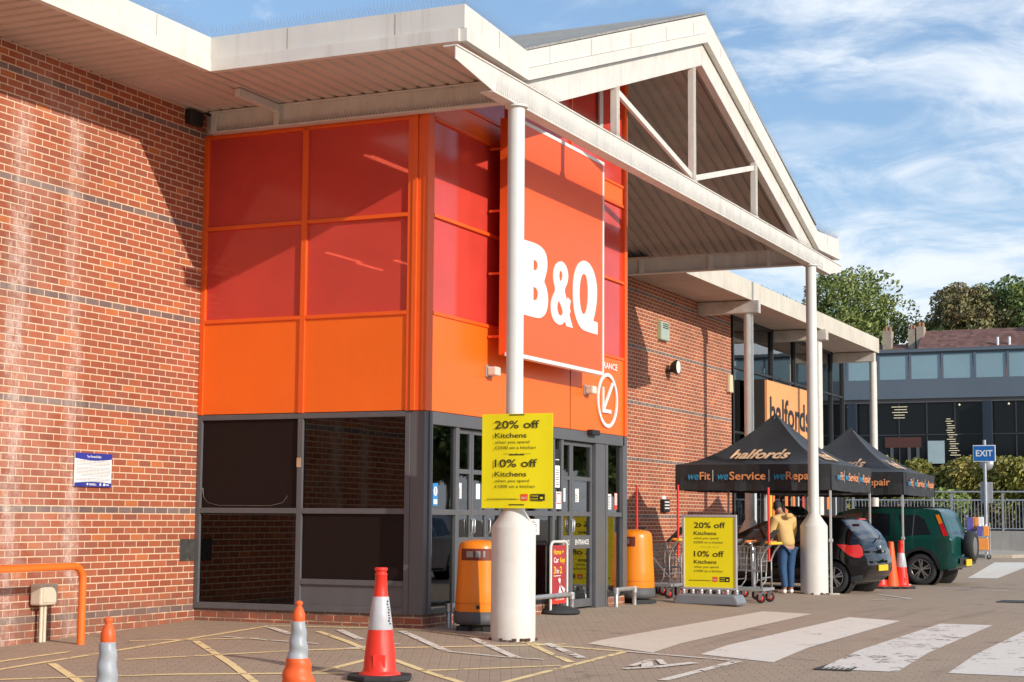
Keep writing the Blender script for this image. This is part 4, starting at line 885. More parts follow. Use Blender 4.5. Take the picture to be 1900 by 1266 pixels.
# ------------------------------------------------------------------ traffic cones
def make_cone(loc, rz, label):
    t = empty('traffic_cone', loc, rz, label, 'traffic cone', 'traffic cones')
    k = .335; a = [(k * math.cos(math.pi / 8 + i * math.pi / 4), k * math.sin(math.pi / 8 + i * math.pi / 4)) for i in range(8)]
    a = [(max(-.30, min(.30, x * 1.0)), max(-.30, min(.30, y * 1.0)), 0) for x, y in a]
    MB().poly(a, .05, (0, 0, 1)).build('base', RUBBER, t, .012)
    dent = lambda th_, z: 1 - .10 * math.exp(-((th_ - 5.2) / .35) ** 2 - ((z - .38) / .09) ** 2)
    MB().lathe([(.20, .05), (.195, .065), (.165, .075), (.158, .09), (.145, .25), (.130, .38), (.118, .46), (.064, .83), (.056, .98), (.060, .985), (.062, .995), (.05, 1.0), (.05, 1.02), (.062, 1.025), (.062, 1.05), (.05, 1.055), (.0, 1.055)], n=48, fn=dent).build('cone_body', CONER, t)
    MB().lathe([(.1185, .47), (.120, .475), (.0775, .775), (.075, .78)], n=48, cap=False).build('sleeve', SLEEVE, t)
    bk = MB(); rn = random.Random(2)
    for i in range(9):
        z = .52 + i * .026; a0 = -.75 + rn.uniform(-.08, .08); r = .1225 - (z - .47) * .142
        for dd in (0, .12): bk.quad((r * math.cos(a0 + dd), r * math.sin(a0 + dd), z), (r * math.cos(a0 + dd + .12), r * math.sin(a0 + dd + .12), z), ((r - .002) * math.cos(a0 + dd + .12), (r - .002) * math.sin(a0 + dd + .12), z + rn.uniform(.008, .022)), ((r - .002) * math.cos(a0 + dd), (r - .002) * math.sin(a0 + dd), z + .014))
    bk.build('black_stencil', BLACK, t)
    MB().box(-.06, .06, -.1495, -.135, .12, .24).build('moulded_panel', CONER, t, .006)
    return t
c1 = make_cone((1.77, -4.26, gz(1.84, -4.22)), .45, 'clean red traffic cone with a white sleeve standing before the dark windows')
for i, (x, y, lb) in enumerate(((1.84, 17.15, 'leftmost red and white cone in the cluster by the far gazebo leg'), (2.22, 17.45, 'right red and white cone in the cluster by the far gazebo leg'))):
    c = copy_tree(c1); c.location = (x, y, gz(x, y)); c.rotation_euler = (0, 0, i); c.scale = (.95,) * 3; c['label'] = lb
c = empty('traffic_cone', (2.05, 17.25, gz(2, 17)), 0, 'plain orange cone between the two sleeved cones in the cluster', 'traffic cone', 'traffic cones')
MB().box(-.22, .22, -.22, .22, 0, .05).build('base', RUBBER, c, .01); MB().lathe([(.16, .05), (.11, .45), (.06, .95), (.05, .98), (0, .98)], n=28).build('cone_body', CONEO, c)
def taped(loc, h, rz, label, tf=.52):
    t = empty('bulbous_cone', loc, rz, label, 'traffic cone', 'taped orange cones in the foreground')
    def wav(a, z): return 1 + .06 * math.sin(z * 2 * math.pi / .115 + a * 1.0 + rz)
    pr1 = [(.21, .05), (.20, .07)] + [(.205 - (.205 - .082) * (i / 30), .07 + (h * tf - .07) * (i / 30)) for i in range(31)]
    MB().lathe(pr1, n=40, fn=wav).build('cone_body', CONEO, t)
    z0 = pr1[-1][1] - .005
    pr2 = [(.076 - .028 * (i / 30), z0 + (h * .90 - z0) * (i / 30)) for i in range(31)]
    MB().lathe([(.082, z0 - .004)] + pr2 + [(.03, h * .90)], n=40, fn=wav).build('tape_wrap', TAPE, t)
    z1_ = h * .90 - .01
    MB().lathe([(.042, z1_), (.046, z1_ + .03), (.045, z1_ + .06), (.028, z1_ + .105), (.018, z1_ + .118), (.026, z1_ + .13), (.027, z1_ + .145), (.018, z1_ + .155), (0, z1_ + .158)], n=24).build('top_knob', CONEO, t)
    MB().box(-.25, .25, -.25, .25, 0, .05).build('base', RUBBER, t, .02)
taped((3.17, -8.0, gz(3.3, -8)), 1.00, .4, 'nearer-to-centre orange cone wrapped in grey tape below the dark windows', .64)
taped((3.27, -10.3, gz(3.3, -10)), 1.00, 2.0, 'leftmost orange cone wrapped in grey tape in front of the orange barrier')

# ------------------------------------------------------------------ gazebos
def gazebo(loc, wx, wy, label, texts=True):
    t = empty('pop_up_gazebo', loc, 0, label, 'gazebo', 'black pop up gazebos outside the shop')
    zv0, zv1, zp = 2.0, 2.50, 3.58
    # roof: concave pyramid, origin at near-left corner
    rf = MB(); N = 14; cx, cy = wx / 2, wy / 2
    def hgt(u):  # u 0 edge..1 peak
        return zv1 + (zp - zv1) * (u ** 1.75 * .86 + u * .14)
    def ring(u):
        k = 1 - u * .985
        c4 = [(-cx, -cy), (cx, -cy), (cx, cy), (-cx, cy)]; out = []
        for i in range(4):
            a = Vector(c4[i]); b = Vector(c4[(i + 1) % 4])
            for j in range(8):
                s_ = j / 8; q = a.lerp(b, s_); sag = math.sin(s_ * math.pi) * (.07 * math.sin(u * math.pi))
                out.append((cx + q.x * k, cy + q.y * k, hgt(u) - sag))
        return out
    rings = [ring(i / N) for i in range(N + 1)]
    vs = [v for r_ in rings for v in r_]; fsx = []
    for i in range(N):
        for j in range(32): fsx.append((i * 32 + j, i * 32 + (j + 1) % 32, (i + 1) * 32 + (j + 1) % 32, (i + 1) * 32 + j))
    rf.add(vs, fsx, 0, False); rf.add(rings[-1], [tuple(range(32))]); roof = rf.build('canopy', TENT, t)
    cp_ = MB().lathe([(.17, zp - .20), (.10, zp - .06), (0, zp + .03)], (cx, cy, 0), 4, sm=False); cp_.build('peak_cap', TENT, roof)
    va = MB()
    def side(a, b):
        a = Vector(a); b = Vector(b); n = 28; rn = random.Random(4); nr = Vector((b.y - a.y, a.x - b.x)).normalized()
        prev = None
        for i in range(n + 1):
            q = a.lerp(b, i / n); o1 = .012 * math.sin(i * 1.3) + rn.uniform(-.006, .006); zb_ = zv0 - .02 * math.sin(i / n * math.pi) + rn.uniform(-.006, .006)
            cur = [(q.x, q.y, zv1), (q.x + nr.x * o1, q.y + nr.y * o1, zv1 - .26), (q.x + nr.x * (o1 * 2 + .01), q.y + nr.y * (o1 * 2 + .01), zb_)]
            if prev:
                va.add([prev[0], cur[0], cur[1], prev[1]], [(0, 1, 2, 3)], 0, True); va.add([prev[1], cur[1], cur[2], prev[2]], [(0, 1, 2, 3)], 0, True)
            prev = cur
    side((0, 0), (wx, 0)); side((wx, 0), (wx, wy)); side((wx, wy), (0, wy)); side((0, wy), (0, 0)); va.build('valance', TENT, t)
    for x in (.04, wx - .04):
        for y in (.04, wy - .04):
            l = MB().box(x - .02, x + .02, y - .02, y + .02, .02, 2.45); l.box(x - .035, x + .035, y - .035, y + .035, 1.0, 1.06); lo = l.build('leg', TENTPOLE, t, .004)
            MB().lathe([(.16, .0), (.16, .025), (.03, .03)], (x, y, 0), 16).build('foot_plate', mat('foot_concrete', (.45, .4, .34), .8), lo)
    tr = MB(); tr.bar((.04, .04, 2.30), (wx - .04, .04, 2.30), .03, .04).bar((wx - .04, .04, 2.30), (wx - .04, wy - .04, 2.30), .03, .04).bar((.04, wy - .04, 2.3), (wx - .04, wy - .04, 2.3), .03, .04).bar((.04, .04, 2.3), (cx, cy, 2.9), .03, .03).bar((wx - .04, .04, 2.3), (cx, cy, 2.9), .03, .03); tr.build('truss', TENTPOLE, t)
    # lettering
    def val(B, L, first=True):
        y = .20; h = .16; a = L * .09; s_ = L * .82
        seg = [('we', LBLUE, .0, .085), ('Fit', LORG, .092, .085), ('|', LWHITE, .195, .01), ('we', LBLUE, .235, .085), ('Service', LORG, .327, .285), ('|', LWHITE, .635, .01), ('we', LBLUE, .675, .085), ('Repair', LORG, .767, .233)]
        for mi, m_ in enumerate((LBLUE, LORG, LWHITE)):
            k = MB()
            for st_, mm, o_, w_ in seg:
                if mm is m_:
                    if st_ == '|': B.rect(k, a + o_ * s_, y - .04, a + o_ * s_ + .012 * L / 3, y + .19, .03)
                    elif st_ == 'we': B.text(k, st_, a + o_ * s_, y, h, w_ * s_, .01, 0, .03, 'l', .3)
                    else: B.text(k, st_, a + o_ * s_, y, h, w_ * s_, .016, 0, .03)
            k.build('valance_lettering', m_, t)
    val(Board((0, -.012, zv0), (1, 0, 0), (0, 0, 1)), wx); val(Board((wx + .012, 0, zv0), (0, 1, 0), (0, 0, 1)), wy)
    # roof logo follows slope
    for (o_, r_, half, dirv) in (((cx, cy, 0), (1, 0, 0), cy, (0, -1)), ((cx, cy, 0), (0, 1, 0), cx, (1, 0))):
        k = MB(); vs, fsx = text_geo('halfords', .03, .25); x0 = min(v[0] for v in vs); x1 = max(v[0] for v in vs)
        W_ = wx * .38; pts = []
        for v in vs:
            a = (v[0] - (x0 + x1) / 2) / (x1 - x0) * W_; dist = .74 - (v[1] / .73) * .22  # fraction of half from centre
            u = (1 - dist) / .985; z = hgt(max(0, min(1, u))) + .03 - .035 * math.sin(u * math.pi)
            px = cx + dirv[0] * half * dist + (a if dirv[0] == 0 else 0); py_ = cy + dirv[1] * half * dist + (a if dirv[1] == 0 else 0)
            pts.append((px, py_, z))
        k.add(pts, fsx); k.build('roof_lettering', LTAN, t)
    return t
gazebo((-1.47, 13.66, gz(2, 13)), 3.17, 3.45, 'nearer black gazebo with weFit weService weRepair lettering')
gazebo((-1.30, 19.3, gz(2, 13)), 3.22, 3.65, 'farther black gazebo, mostly behind the nearer one')

# ------------------------------------------------------------------ cars
def wheel(parent, x, y, r, wd, side, spokes, rimm, double=True):
    prof = [(r * .62, -wd / 2 + .02), (r * .66, -wd / 2), (r * .93, -wd / 2), (r, -wd / 2 + .03), (r, wd / 2 - .03), (r * .93, wd / 2), (r * .66, wd / 2), (r * .62, wd / 2 - .02)]
    wo = MB().lathe(prof, (x, y, r), 36, axis='y', cap=False).build('wheel', RUBBER, parent)
    m = MB(); rr = r * .66; yo = y + side * (wd / 2 - .025)
    m.lathe([(rr * .90, -side * .12), (rr * .92, 0), (rr * 1.0, side * .005), (rr * 1.0, side * .02), (rr * .93, side * .022)], (x, yo, r), 36, axis='y', cap=False)
    m.lathe([(.0, side * .02), (rr * .2, side * .015), (rr * .22, -side * .02)], (x, yo, r), 20, axis='y')
    for k in range(spokes):
        for da in ((-.13, .13) if double else (0,)):
            a = 2 * math.pi * k / spokes + .3
            m.bar((x + rr * .12 * math.cos(a + da), yo + side * .005, r + rr * .12 * math.sin(a + da)), (x + rr * .95 * math.cos(a + da * 1.3), yo + side * .002, r + rr * .95 * math.sin(a + da * 1.3)), .03, rr * (.12 if double else .2), up=(0, 1, 0))
    m.build('rim', rimm, wo)
    MB().lathe([(0, -side * .05), (rr * .9, -side * .05)], (x, yo, r), 24, axis='y').build('brake_disc', mat('brake_dark', (.06, .06, .06), .5, .6), wo)
    return wo
def fillpoly(outer, holes=()):
    cv = bpy.data.curves.new('s', 'CURVE'); cv.dimensions = '2D'; cv.fill_mode = 'BOTH'
    for lp in [outer, *holes]:
        sp = cv.splines.new('POLY'); sp.points.add(len(lp) - 1); sp.use_cyclic_u = True
        for i, q in enumerate(lp): sp.points[i].co = (q[0], q[1], 0, 1)
    return curve_mesh(cv)
def side_sheet(outer, holes, yf, off, sgn, step=.09):
    vs, fsx = fillpoly(outer, holes); bm = bmesh.new(); bv = [bm.verts.new((v[0], 0, v[1])) for v in vs]
    for f_ in fsx:
        try: bm.faces.new([bv[i] for i in f_])
        except ValueError: pass
    bmesh.ops.remove_doubles(bm, verts=bm.verts, dist=1e-5)
    x = min(v[0] for v in outer); X1 = max(v[0] for v in outer); z = min(v[1] for v in outer); Z1 = max(v[1] for v in outer)
    x += step
    while x < X1: bmesh.ops.bisect_plane(bm, geom=bm.verts[:] + bm.edges[:] + bm.faces[:], plane_co=(x, 0, 0), plane_no=(1, 0, 0)); x += step
    z += step
    while z < Z1: bmesh.ops.bisect_plane(bm, geom=bm.verts[:] + bm.edges[:] + bm.faces[:], plane_co=(0, 0, z), plane_no=(0, 0, 1)); z += step
    for v in bm.verts: v.co.y = sgn * (yf(v.co.x, v.co.z) + off)
    bm.verts.index_update(); out = ([tuple(v.co) for v in bm.verts], [[v.index for v in f_.verts] for f_ in bm.faces]); bm.free(); return out
def arch(xc, zc, r, n=12, zlow=.2):
    a0 = math.asin(max(-1, min(1, (zlow - zc) / r)))
    return [(xc - r * math.cos(a0 + (math.pi - 2 * a0) * i / n), zc + r * math.sin(a0 + (math.pi - 2 * a0) * i / n)) for i in range(n + 1)]
def dens(pts, st=.06):
    out = []
    for a, b in zip(pts[:-1], pts[1:]):
        n = max(1, int(math.dist(a, b) / st))
        for i in range(n): out.append((a[0] + (b[0] - a[0]) * i / n, a[1] + (b[1] - a[1]) * i / n))
    return out + [pts[-1]]
def make_car(name, root, C):
    paint = C['paint']; yf = C['yf']; L = C['L']
    top = C['top']  # from rear bottom over the roof to front bottom
    bottom = [(top[-1][0], top[-1][1])] + [q for a in (C['ax2'], C['ax1']) for q in reversed(arch(a, C['wr'], C['ar'], 14, C['sill']))]
    outer = dens(top)[:-1] + bottom
    body = MB()
    for sg in (1, -1):
        v, f_ = side_sheet(outer, [], yf, 0, sg); body.add(v, f_, 0, True)
        # wheel-well liners
    td = dens(top, .07); K = 10
    rows = []
    for x, z in td:
        y_ = yf(x, z); row = []
        for k in range(K + 1):
            s_ = 1 - 2 * k / K; b = 1 - s_ * s_
            nx = -1 if x < C['rx'] and z < C['rz'] else (1 if x > C['fx'] and z < .9 else 0)
            row.append((x + nx * .05 * b, s_ * y_, z + (.035 * b if nx == 0 else 0)))
        rows.append(row)
    vs = [p for r_ in rows for p in r_]; fsx = [(i * (K + 1) + k, i * (K + 1) + k + 1, (i + 1) * (K + 1) + k + 1, (i + 1) * (K + 1) + k) for i in range(len(rows) - 1) for k in range(K)]
    body.add(vs, fsx, 0, True)
    body.box(top[-1][0] - .3, .35, -.6, .6, C['sill'], C['sill'] + .04) if False else body.box(.3, L - .3, -C['W'] * .38, C['W'] * .38, C['sill'] - .02, C['sill'] + .25, 1)
    o = body.build('body', [paint, BLACK], root)
    bmz = bmesh.new(); bmz.from_mesh(o.data); bmesh.ops.remove_doubles(bmz, verts=bmz.verts, dist=.0008); bmesh.ops.recalc_face_normals(bmz, faces=bmz.faces); bmz.to_mesh(o.data); bmz.free()
    bv = o.modifiers.new('b', 'BEVEL'); bv.width = .035; bv.segments = 3; bv.limit_method = 'ANGLE'; bv.angle_limit = R(48); o.modifiers.new('w', 'WEIGHTED_NORMAL')
    for ax in (C['ax1'], C['ax2']):
        for sg in (1, -1): MB().lathe([(C['ar'] + .01, 0), (C['ar'] + .01, -sg * .30), (0, -sg * .30)], (ax, sg * (yf(ax, .5) - .03), C['wr']), 28, axis='y', cap=False).build('wheel_arch_liner', BLACK, root)
    for ax in (C['ax1'], C['ax2']):
        for sg in (1, -1): wheel(root, ax, sg * (C['W'] / 2 - .13), C['wr'], .20, sg, 5, C['rim'])
    def sheets(nm, polys, m, off=.006, sides=(1, -1)):
        for poly_ in polys:
            for sg in sides:
                v, f_ = side_sheet(poly_, [], yf, off, sg); q = MB(); q.add(v, f_, 0, True); q.build(nm, m, root)
    sheets('side_window', C['side_windows'], CARGLASS); 
    if 'trims' in C: sheets('trim', C['trims'], BLACK, .004)
    for nm, poly_, m in C['lamps']: sheets(nm, [poly_], m, .012)
    # cross strips (screens, tailgate items)
    for nm, (a, b), ymax, m, off in C['screens']:
        pts = dens([a, b], .06); q = MB(); rr = []
        d = Vector((b[0] - a[0], b[1] - a[1])).normalized(); nrm = Vector((-d.y, d.x)); nrm = -nrm if (nrm.x * C['sgnx'](a[0]) < 0) else nrm
        for x, z in pts:
            y_ = yf(x, z); row = []
            for k in range(9):
                s_ = (1 - 2 * k / 8) * ymax; bb = 1 - s_ * s_
                nx = -1 if x < C['rx'] and z < C['rz'] else (1 if x > C['fx'] and z < .9 else 0)
                row.append((x + nx * .05 * bb + nrm.x * off, s_ * y_, z + (.035 * bb if nx == 0 else 0) + nrm.y * off))
            rr.append(row)
        q.add([p for r_ in rr for p in r_], [(i * 9 + k, i * 9 + k + 1, (i + 1) * 9 + k + 1, (i + 1) * 9 + k) for i in range(len(rr) - 1) for k in range(8)], 0, True)
        q.build(nm, m, root)
def paintm(name, c, r=.25):
    m, g, b = newmat(name); p = g.pos(); n = g.noise(p, 4, 4); k = g.rng(n, .2, .8, .9, 1.1)
    g.put(b.inputs['Base Color'], g.mix(1, c, g.xyz(k, k, k), 'MULTIPLY')); b.inputs['Metallic'].default_value = .1; b.inputs['Roughness'].default_value = r; b.inputs['Specular IOR Level'].default_value = .35; b.inputs['Coat Weight'].default_value = .45; b.inputs['Coat Roughness'].default_value = .03; return m
LAMPR = mat('tail_red', (.62, .012, .012), .15, 0, .15, 12, coat=.6); AMBER = mat('tail_amber', (.85, .22, .01), .2, 0, .1, 10, coat=.5); LAMPW = mat('head_clear', (.6, .62, .65), .12, .2, .1, 10, coat=.6)
PLATE = mat('plate_yellow', (.82, .52, .02), .45)
RIM = mat('alloy', (.42, .41, .40), .3, .7, .15, 10); RIM2 = mat('old_alloy', (.30, .28, .25), .4, .6, .2, 10)
def smoothw(x, a, b): t = max(0, min(1, (x - a) / (b - a))); return t * t * (3 - 2 * t)
def yf1(x, z):
    w_ = .86 - .035 * max(0, (.55 - z) / .35) ** 2 - .02 * max(0, (z - .7)) - max(0, z - .95) * .30
    w_ += .03 * math.exp(-((x - .75) / .35) ** 2 - ((z - .72) / .16) ** 2)
    return w_ - .17 * max(0, (.42 - x) / .42) ** 2 - .20 * max(0, (x - 3.45) / .55) ** 2
hatch = dict(L=4.0, W=1.72, wr=.315, ar=.365, ax1=.66, ax2=3.17, sill=.20, rx=.5, rz=1.02, fx=3.7, yf=yf1, rim=RIM, sgnx=lambda x: -1 if x < 2 else 1,
    top=[(.25, .22), (.06, .33), (.0, .48), (.01, .66), (.05, .74), (.07, .88), (.12, 1.0), (.24, 1.16), (.42, 1.33), (.50, 1.415), (.48, 1.44), (.62, 1.455), (1.1, 1.485), (1.7, 1.47), (2.15, 1.38), (2.6, 1.16), (3.0, .97), (3.4, .88), (3.75, .76), (3.93, .60), (4.0, .42), (3.97, .26), (3.8, .21)],
    side_windows=[[(.74, 1.02), (.80, 1.28), (1.0, 1.385), (1.55, 1.42), (1.55, .98)], [(1.62, .975), (1.62, 1.42), (1.95, 1.38), (2.25, 1.25), (2.62, 1.04), (2.60, .95)]],
    lamps=[('tail_light', [(.07, .75), (.12, .70), (.22, .70), (.34, .76), (.46, .86), (.56, .95), (.44, .955), (.30, .935), (.14, .95), (.09, .90)], LAMPR), ('headlight', [(3.55, .74), (3.85, .62), (3.88, .66), (3.62, .82), (3.4, .85)], LAMPW)],
    trims=[[(.1, .24), (.3, .24), (.3, .33), (.08, .38)], [(1.1, .22), (2.75, .22), (2.75, .27), (1.1, .27)], [(1.575, .5), (1.585, .5), (1.585, .95), (1.575, .95)]],
    screens=[('rear_window', ((.135, 1.03), (.475, 1.375)), .90, CARGLASS, .008), ('windscreen', ((2.20, 1.355), (2.98, .985)), .90, CARGLASS, .008), ('rear_bumper_trim', ((.19, .25), (.07, .33)), .8, mat('bumper_grey', (.07, .07, .075), .5), .008)])
car1 = empty('hatchback', (2.36, 14.80, gz(2, 14)), math.pi - R(7), 'black hatchback parked rear outwards under the nearer gazebo', 'car')
hatch['paint'] = paintm('black_paint', (.004, .004, .005), .10); make_car('hatchback', car1, hatch)
def rear_items(root, xr, z, yc, w_, h_, m):
    o = MB().box(xr - .015, xr + .01, yc - w_ / 2, yc + w_ / 2, z - h_ / 2, z + h_ / 2).build('number_plate', m, root, .004)
    rn = random.Random(1); k = MB(); x = yc - w_ / 2 + .04
    return o
rear_items(car1, -.058, .50, 0, .52, .115, PLATE)
MB().box(-.062, -.05, -.06, .06, .80, .84).build('badge', STEEL, car1); MB().lathe([(.0, 0), (.035, .002), (.04, .01)], (-.02, 0, .90), 16, axis='x').build('badge', STEEL, car1)
MB().box(.35, .40, -.18, .18, 1.43, 1.455).build('brake_light', LAMPR, car1)
MB().bar((.02, .05, 1.04), (.12, -.35, 1.12), .02, .02).build('rear_wiper', BLACK, car1)
for sg in (1, -1):
    mm = MB().box(2.40, 2.55, sg * .85 - (.12 if sg < 0 else 0), sg * .85 + (.12 if sg > 0 else 0), .98, 1.10).build('door_mirror', hatch['paint'], car1, .02)
def yf2(x, z):
    w_ = .87 - .03 * max(0, (.55 - z) / .35) ** 2 - max(0, z - 1.02) * .20
    return w_ - .10 * max(0, (.3 - x) / .3) ** 2 - .16 * max(0, (x - 3.95) / .5) ** 2
suv = dict(L=4.45, W=1.76, wr=.345, ar=.42, ax1=.86, ax2=3.48, sill=.34, rx=.62, rz=1.55, fx=4.2, yf=yf2, rim=RIM2, sgnx=lambda x: -1 if x < 2 else 1,
    top=[(.35, .35), (.12, .38), (.06, .45), (.05, .62), (.16, .66), (.17, 1.02), (.22, 1.10), (.42, 1.60), (.50, 1.66), (.9, 1.69), (1.8, 1.69), (2.5, 1.66), (2.75, 1.59), (3.05, 1.32), (3.30, 1.08), (3.6, 1.03), (4.15, .95), (4.36, .84), (4.42, .62), (4.45, .45), (4.3, .36)],
    side_windows=[[(.62, 1.12), (.80, 1.50), (.98, 1.55), (1.36, 1.55), (1.22, 1.06 + .05), (1.18, 1.09)], [(1.55, 1.09), (1.55, 1.57), (2.12, 1.585), (2.12, 1.08)], [(2.20, 1.08), (2.20, 1.585), (2.55, 1.565), (2.78, 1.45), (3.05, 1.16), (3.08, 1.08)]],
    lamps=[('tail_light', [(.235, 1.10), (.34, 1.08), (.44, 1.34), (.36, 1.37)], LAMPR), ('indicator_light', [(.365, 1.375), (.445, 1.345), (.53, 1.55), (.45, 1.56)], AMBER), ('headlight', [(4.0, .70), (4.33, .70), (4.30, .84), (4.02, .90)], LAMPW)],
    trims=[[(.40 + .06 * 0, .36), (.47, .36), (.54, .55), (.66, .70), (.86, .78), (1.06, .72), (1.22, .60), (1.30, .42), (1.34, .42), (1.27, .63), (1.10, .78), (.86, .85), (.62, .77), (.48, .60)], [(1.44, .4), (1.455, .4), (1.455, 1.6), (1.44, 1.6)], [(2.155, .4), (2.165, .4), (2.165, 1.6), (2.155, 1.6)]],
    screens=[('rear_window', ((.235, 1.13), (.445, 1.55)), .84, CARGLASS, .008), ('windscreen', ((2.78, 1.565), (3.27, 1.11)), .90, CARGLASS, .008), ('rear_bumper', ((.065, .46), (.055, .61)), .96, mat('bumper_black', (.03, .03, .032), .6), .05), ('tailgate_lamp', ((.0, .90), (.0, .91)), .2, BLACK, .0)][:3])
car2 = empty('off_roader', (3.10, 20.48, gz(2, 14)), math.pi - R(3.5), 'dark green off-roader with a spare wheel on its tailgate', 'car')
suv['paint'] = paintm('green_paint', (.007, .066, .052), .25); make_car('off_roader', car2, suv)
rear_items(car2, -.075, .50, .30, .50, .15, PLATE)
sw = MB().lathe([(.0, .0), (.20, .0), (.22, -.02), (.30, -.03), (.335, 0), (.335, .16), (.29, .19), (.0, .19)], (-.12, -.10, .86), 36, axis='x').build('spare_wheel', RUBBER, car2)
MB().lathe([(.0, -.03), (.12, -.025), (.21, -.01)], (-.12, -.10, .86), 24, axis='x').build('rim', RIM2, sw)
for sg in (-1, 1): MB().box(.6, 2.4, sg * .66, sg * .62, 1.70, 1.735).build('roof_rail', BLACK, car2, .01)
for y in (.86,): MB().box(1.62, 1.80, y + .005, y + .03, .93, .97).build('door_handle', BLACK, car2, .006)
MB().poly([(3.32, -.70, 1.10), (3.32, .70, 1.10), (4.1, .62, 1.72), (4.1, -.62, 1.72)], .03, (-.5, 0, .8)).build('raised_bonnet', suv['paint'], car2, .01)
# pale saloon out of frame to the right, mirrored in the door glass
car3 = empty('parked_car', (8.9, 17.6, gz(8, 17)), R(180 + 88), 'silver white hatchback parked across the forecourt, seen mirrored in the door glass', 'car')
h3 = dict(hatch); h3['paint'] = paintm('silver_paint', (.55, .56, .58)); make_car('parked_car', car3, h3)

# ------------------------------------------------------------------ trolleys
YEL = mat('handle_yellow', (.80, .52, .02), .5); ORH = mat('handle_orange', (.82, .22, .02), .5)
def caster(mb, hub, x, y):
    mb.box(x - .03, x + .03, y - .035, y - .028, .06, .17).box(x - .03, x + .03, y + .028, y + .035, .06, .17).box(x - .03, x + .03, y - .035, y + .035, .165, .18)
    if isinstance(hub, list): hub.append(MB()); hub = hub[-1]
    hub.lathe([(.0, -.02), (.055, -.018), (.055, .018), (.0, .02)], (x, y, .085), 18, axis='y', mi=1); hub.lathe([(.055, -.02), (.082, -.022), (.085, 0), (.082, .022), (.055, .02)], (x, y, .085), 22, axis='y', mi=0, cap=False)
def flatbed(loc, rz, label):
    t = empty('flatbed_trolley', loc, rz, label, 'trolley', 'flatbed trolleys by the brick wall')
    # local: +x handle end
    MB().box(-1.05, .05, -.33, .33, .20, .25).box(-1.07, -1.05, -.34, .34, .18, .30).build('deck', mat('deck_grey', (.42, .42, .42), .5, .5, .15, 6), t, .008)
    f_ = MB()
    for y in (-.31, .31): f_.tube([(0, y, .25), (0, y, .72), (.06, y, .86), (.17, y, 1.0)], .017, 8)
    for z in (.42, .70): f_.tube([(0, -.31, z), (0, .31, z)], .013, 8)
    f_.build('end_frame', CHROME, t)
    MB().tube([(.17, -.34, 1.0), (.17, .34, 1.0)], .024, 10).build('handle', YEL, t)
    MB().tube([(.02, .10, .70), (.02, .10, 1.95)], .022, 8).build('flag_pole', RED, t)
    fr_, hb = MB(), []
    for x in (-.95, -.02):
        for y in (-.27, .27): caster(fr_, hb, x, y)
    for h_ in hb: h_.build('caster_wheel', [RUBBER, RED], t)
    fr_.build('fork', STEEL, t)
    return t
def shopper(loc, rz, label):
    t = empty('shopping_trolley', loc, rz, label, 'trolley', 'wire shopping trolleys by the brick wall')
    b = MB(); zb, zt_ = .48, .92
    P = lambda u, v, h: (-.85 + u * (.85 - (.0)) + (0), (v - .5) * (.44 + .12 * u) * (1 + .12 * h), zb + (zt_ - zb) * h + .05 * (1 - u) * (1 - h))
    wr_ = .004
    def ln(a, b_): b.bar(a, b_, .007, .007)
    for h in (0, .25, .5, .75, 1):
        r_ = .007
        for v in (0, 1): ln(P(0, v, h), P(1, v, h))
        ln(P(0, 0, h), P(0, 1, h)); ln(P(1, 0, h), P(1, 1, h))
    for i in range(15):
        u = i / 14
        for v in (0, 1): ln(P(u, v, 0), P(u, v, 1))
        ln(P(u, 0, 0), P(u, 1, 0))
    for i in range(9):
        v = i / 8; ln(P(0, v, 0), P(0, v, 1)); ln(P(1, v, 0), P(1, v, 1)); ln(P(0, v, 0), P(1, v, 0))
    b.build('basket', CHROME, t)
    f_ = MB()
    for sg in (-1, 1):
        f_.tube([(.16, sg * .28, 1.0), (.04, sg * .28, .90), (.0, sg * .27, .75), (-.02, sg * .27, .32), (-.1, sg * .26, .20), (-.85, sg * .2, .20), (-.86, sg * .2, .5)], .014, 8)
    f_.tube([(-.02, -.27, .34), (-.02, .27, .34)], .01, 6); f_.tube([(-.85, -.2, .2), (-.85, .2, .2)], .01, 6); f_.build('frame', CHROME, t)
    MB().tube([(.16, -.30, 1.0), (.16, .30, 1.0)], .022, 10).build('handle', ORH, t)
    MB().poly([(-.02, -.2, .95), (.0, .2, .95), (.26, .17, 1.22), (.26, -.17, 1.22)], .02, (1, 0, -1)).build('child_seat', BLACK, t, .01)
    fr_, hb = MB(), []
    for x, yy_ in ((-.80, .18), (-.04, .25)):
        for sg in (-1, 1): caster(fr_, hb, x, sg * yy_)
    for h_ in hb: h_.build('caster_wheel', [RUBBER, RED], t)
    fr_.build('fork', STEEL, t)
    return t
f1 = flatbed((1.56, 9.60, gz(1.5, 9)), R(0), 'flatbed trolley with red pole standing right of the framed poster')
f2 = copy_tree(f1); f2.location = (-.02, 9.45, 0); f2['label'] = 'flatbed trolley with red pole between the far bin and the framed poster'
f3 = copy_tree(f1); f3.location = (-.95, 9.9, 0); f3['label'] = 'flatbed trolley with red pole hidden behind the far orange bin'
s0 = shopper((1.22, 10.55, gz(1.2, 10)), 0, 'front wire shopping trolley of the row behind the framed poster')
for i, (x, y, lb) in enumerate(((.85, 10.55, 'second wire shopping trolley of the nested row behind the framed poster'), (.10, 10.4, 'wire trolley behind the left flatbed trolley'), (-.45, 10.4, 'wire trolley nested deeper behind the left flatbed trolley'), (-1.3, 10.6, 'wire trolley nearest the brick wall above the far bin'))):
    c = copy_tree(s0); c.location = (x, y, gz(x, y)); c['label'] = lb
    if i >= 1:
        pass
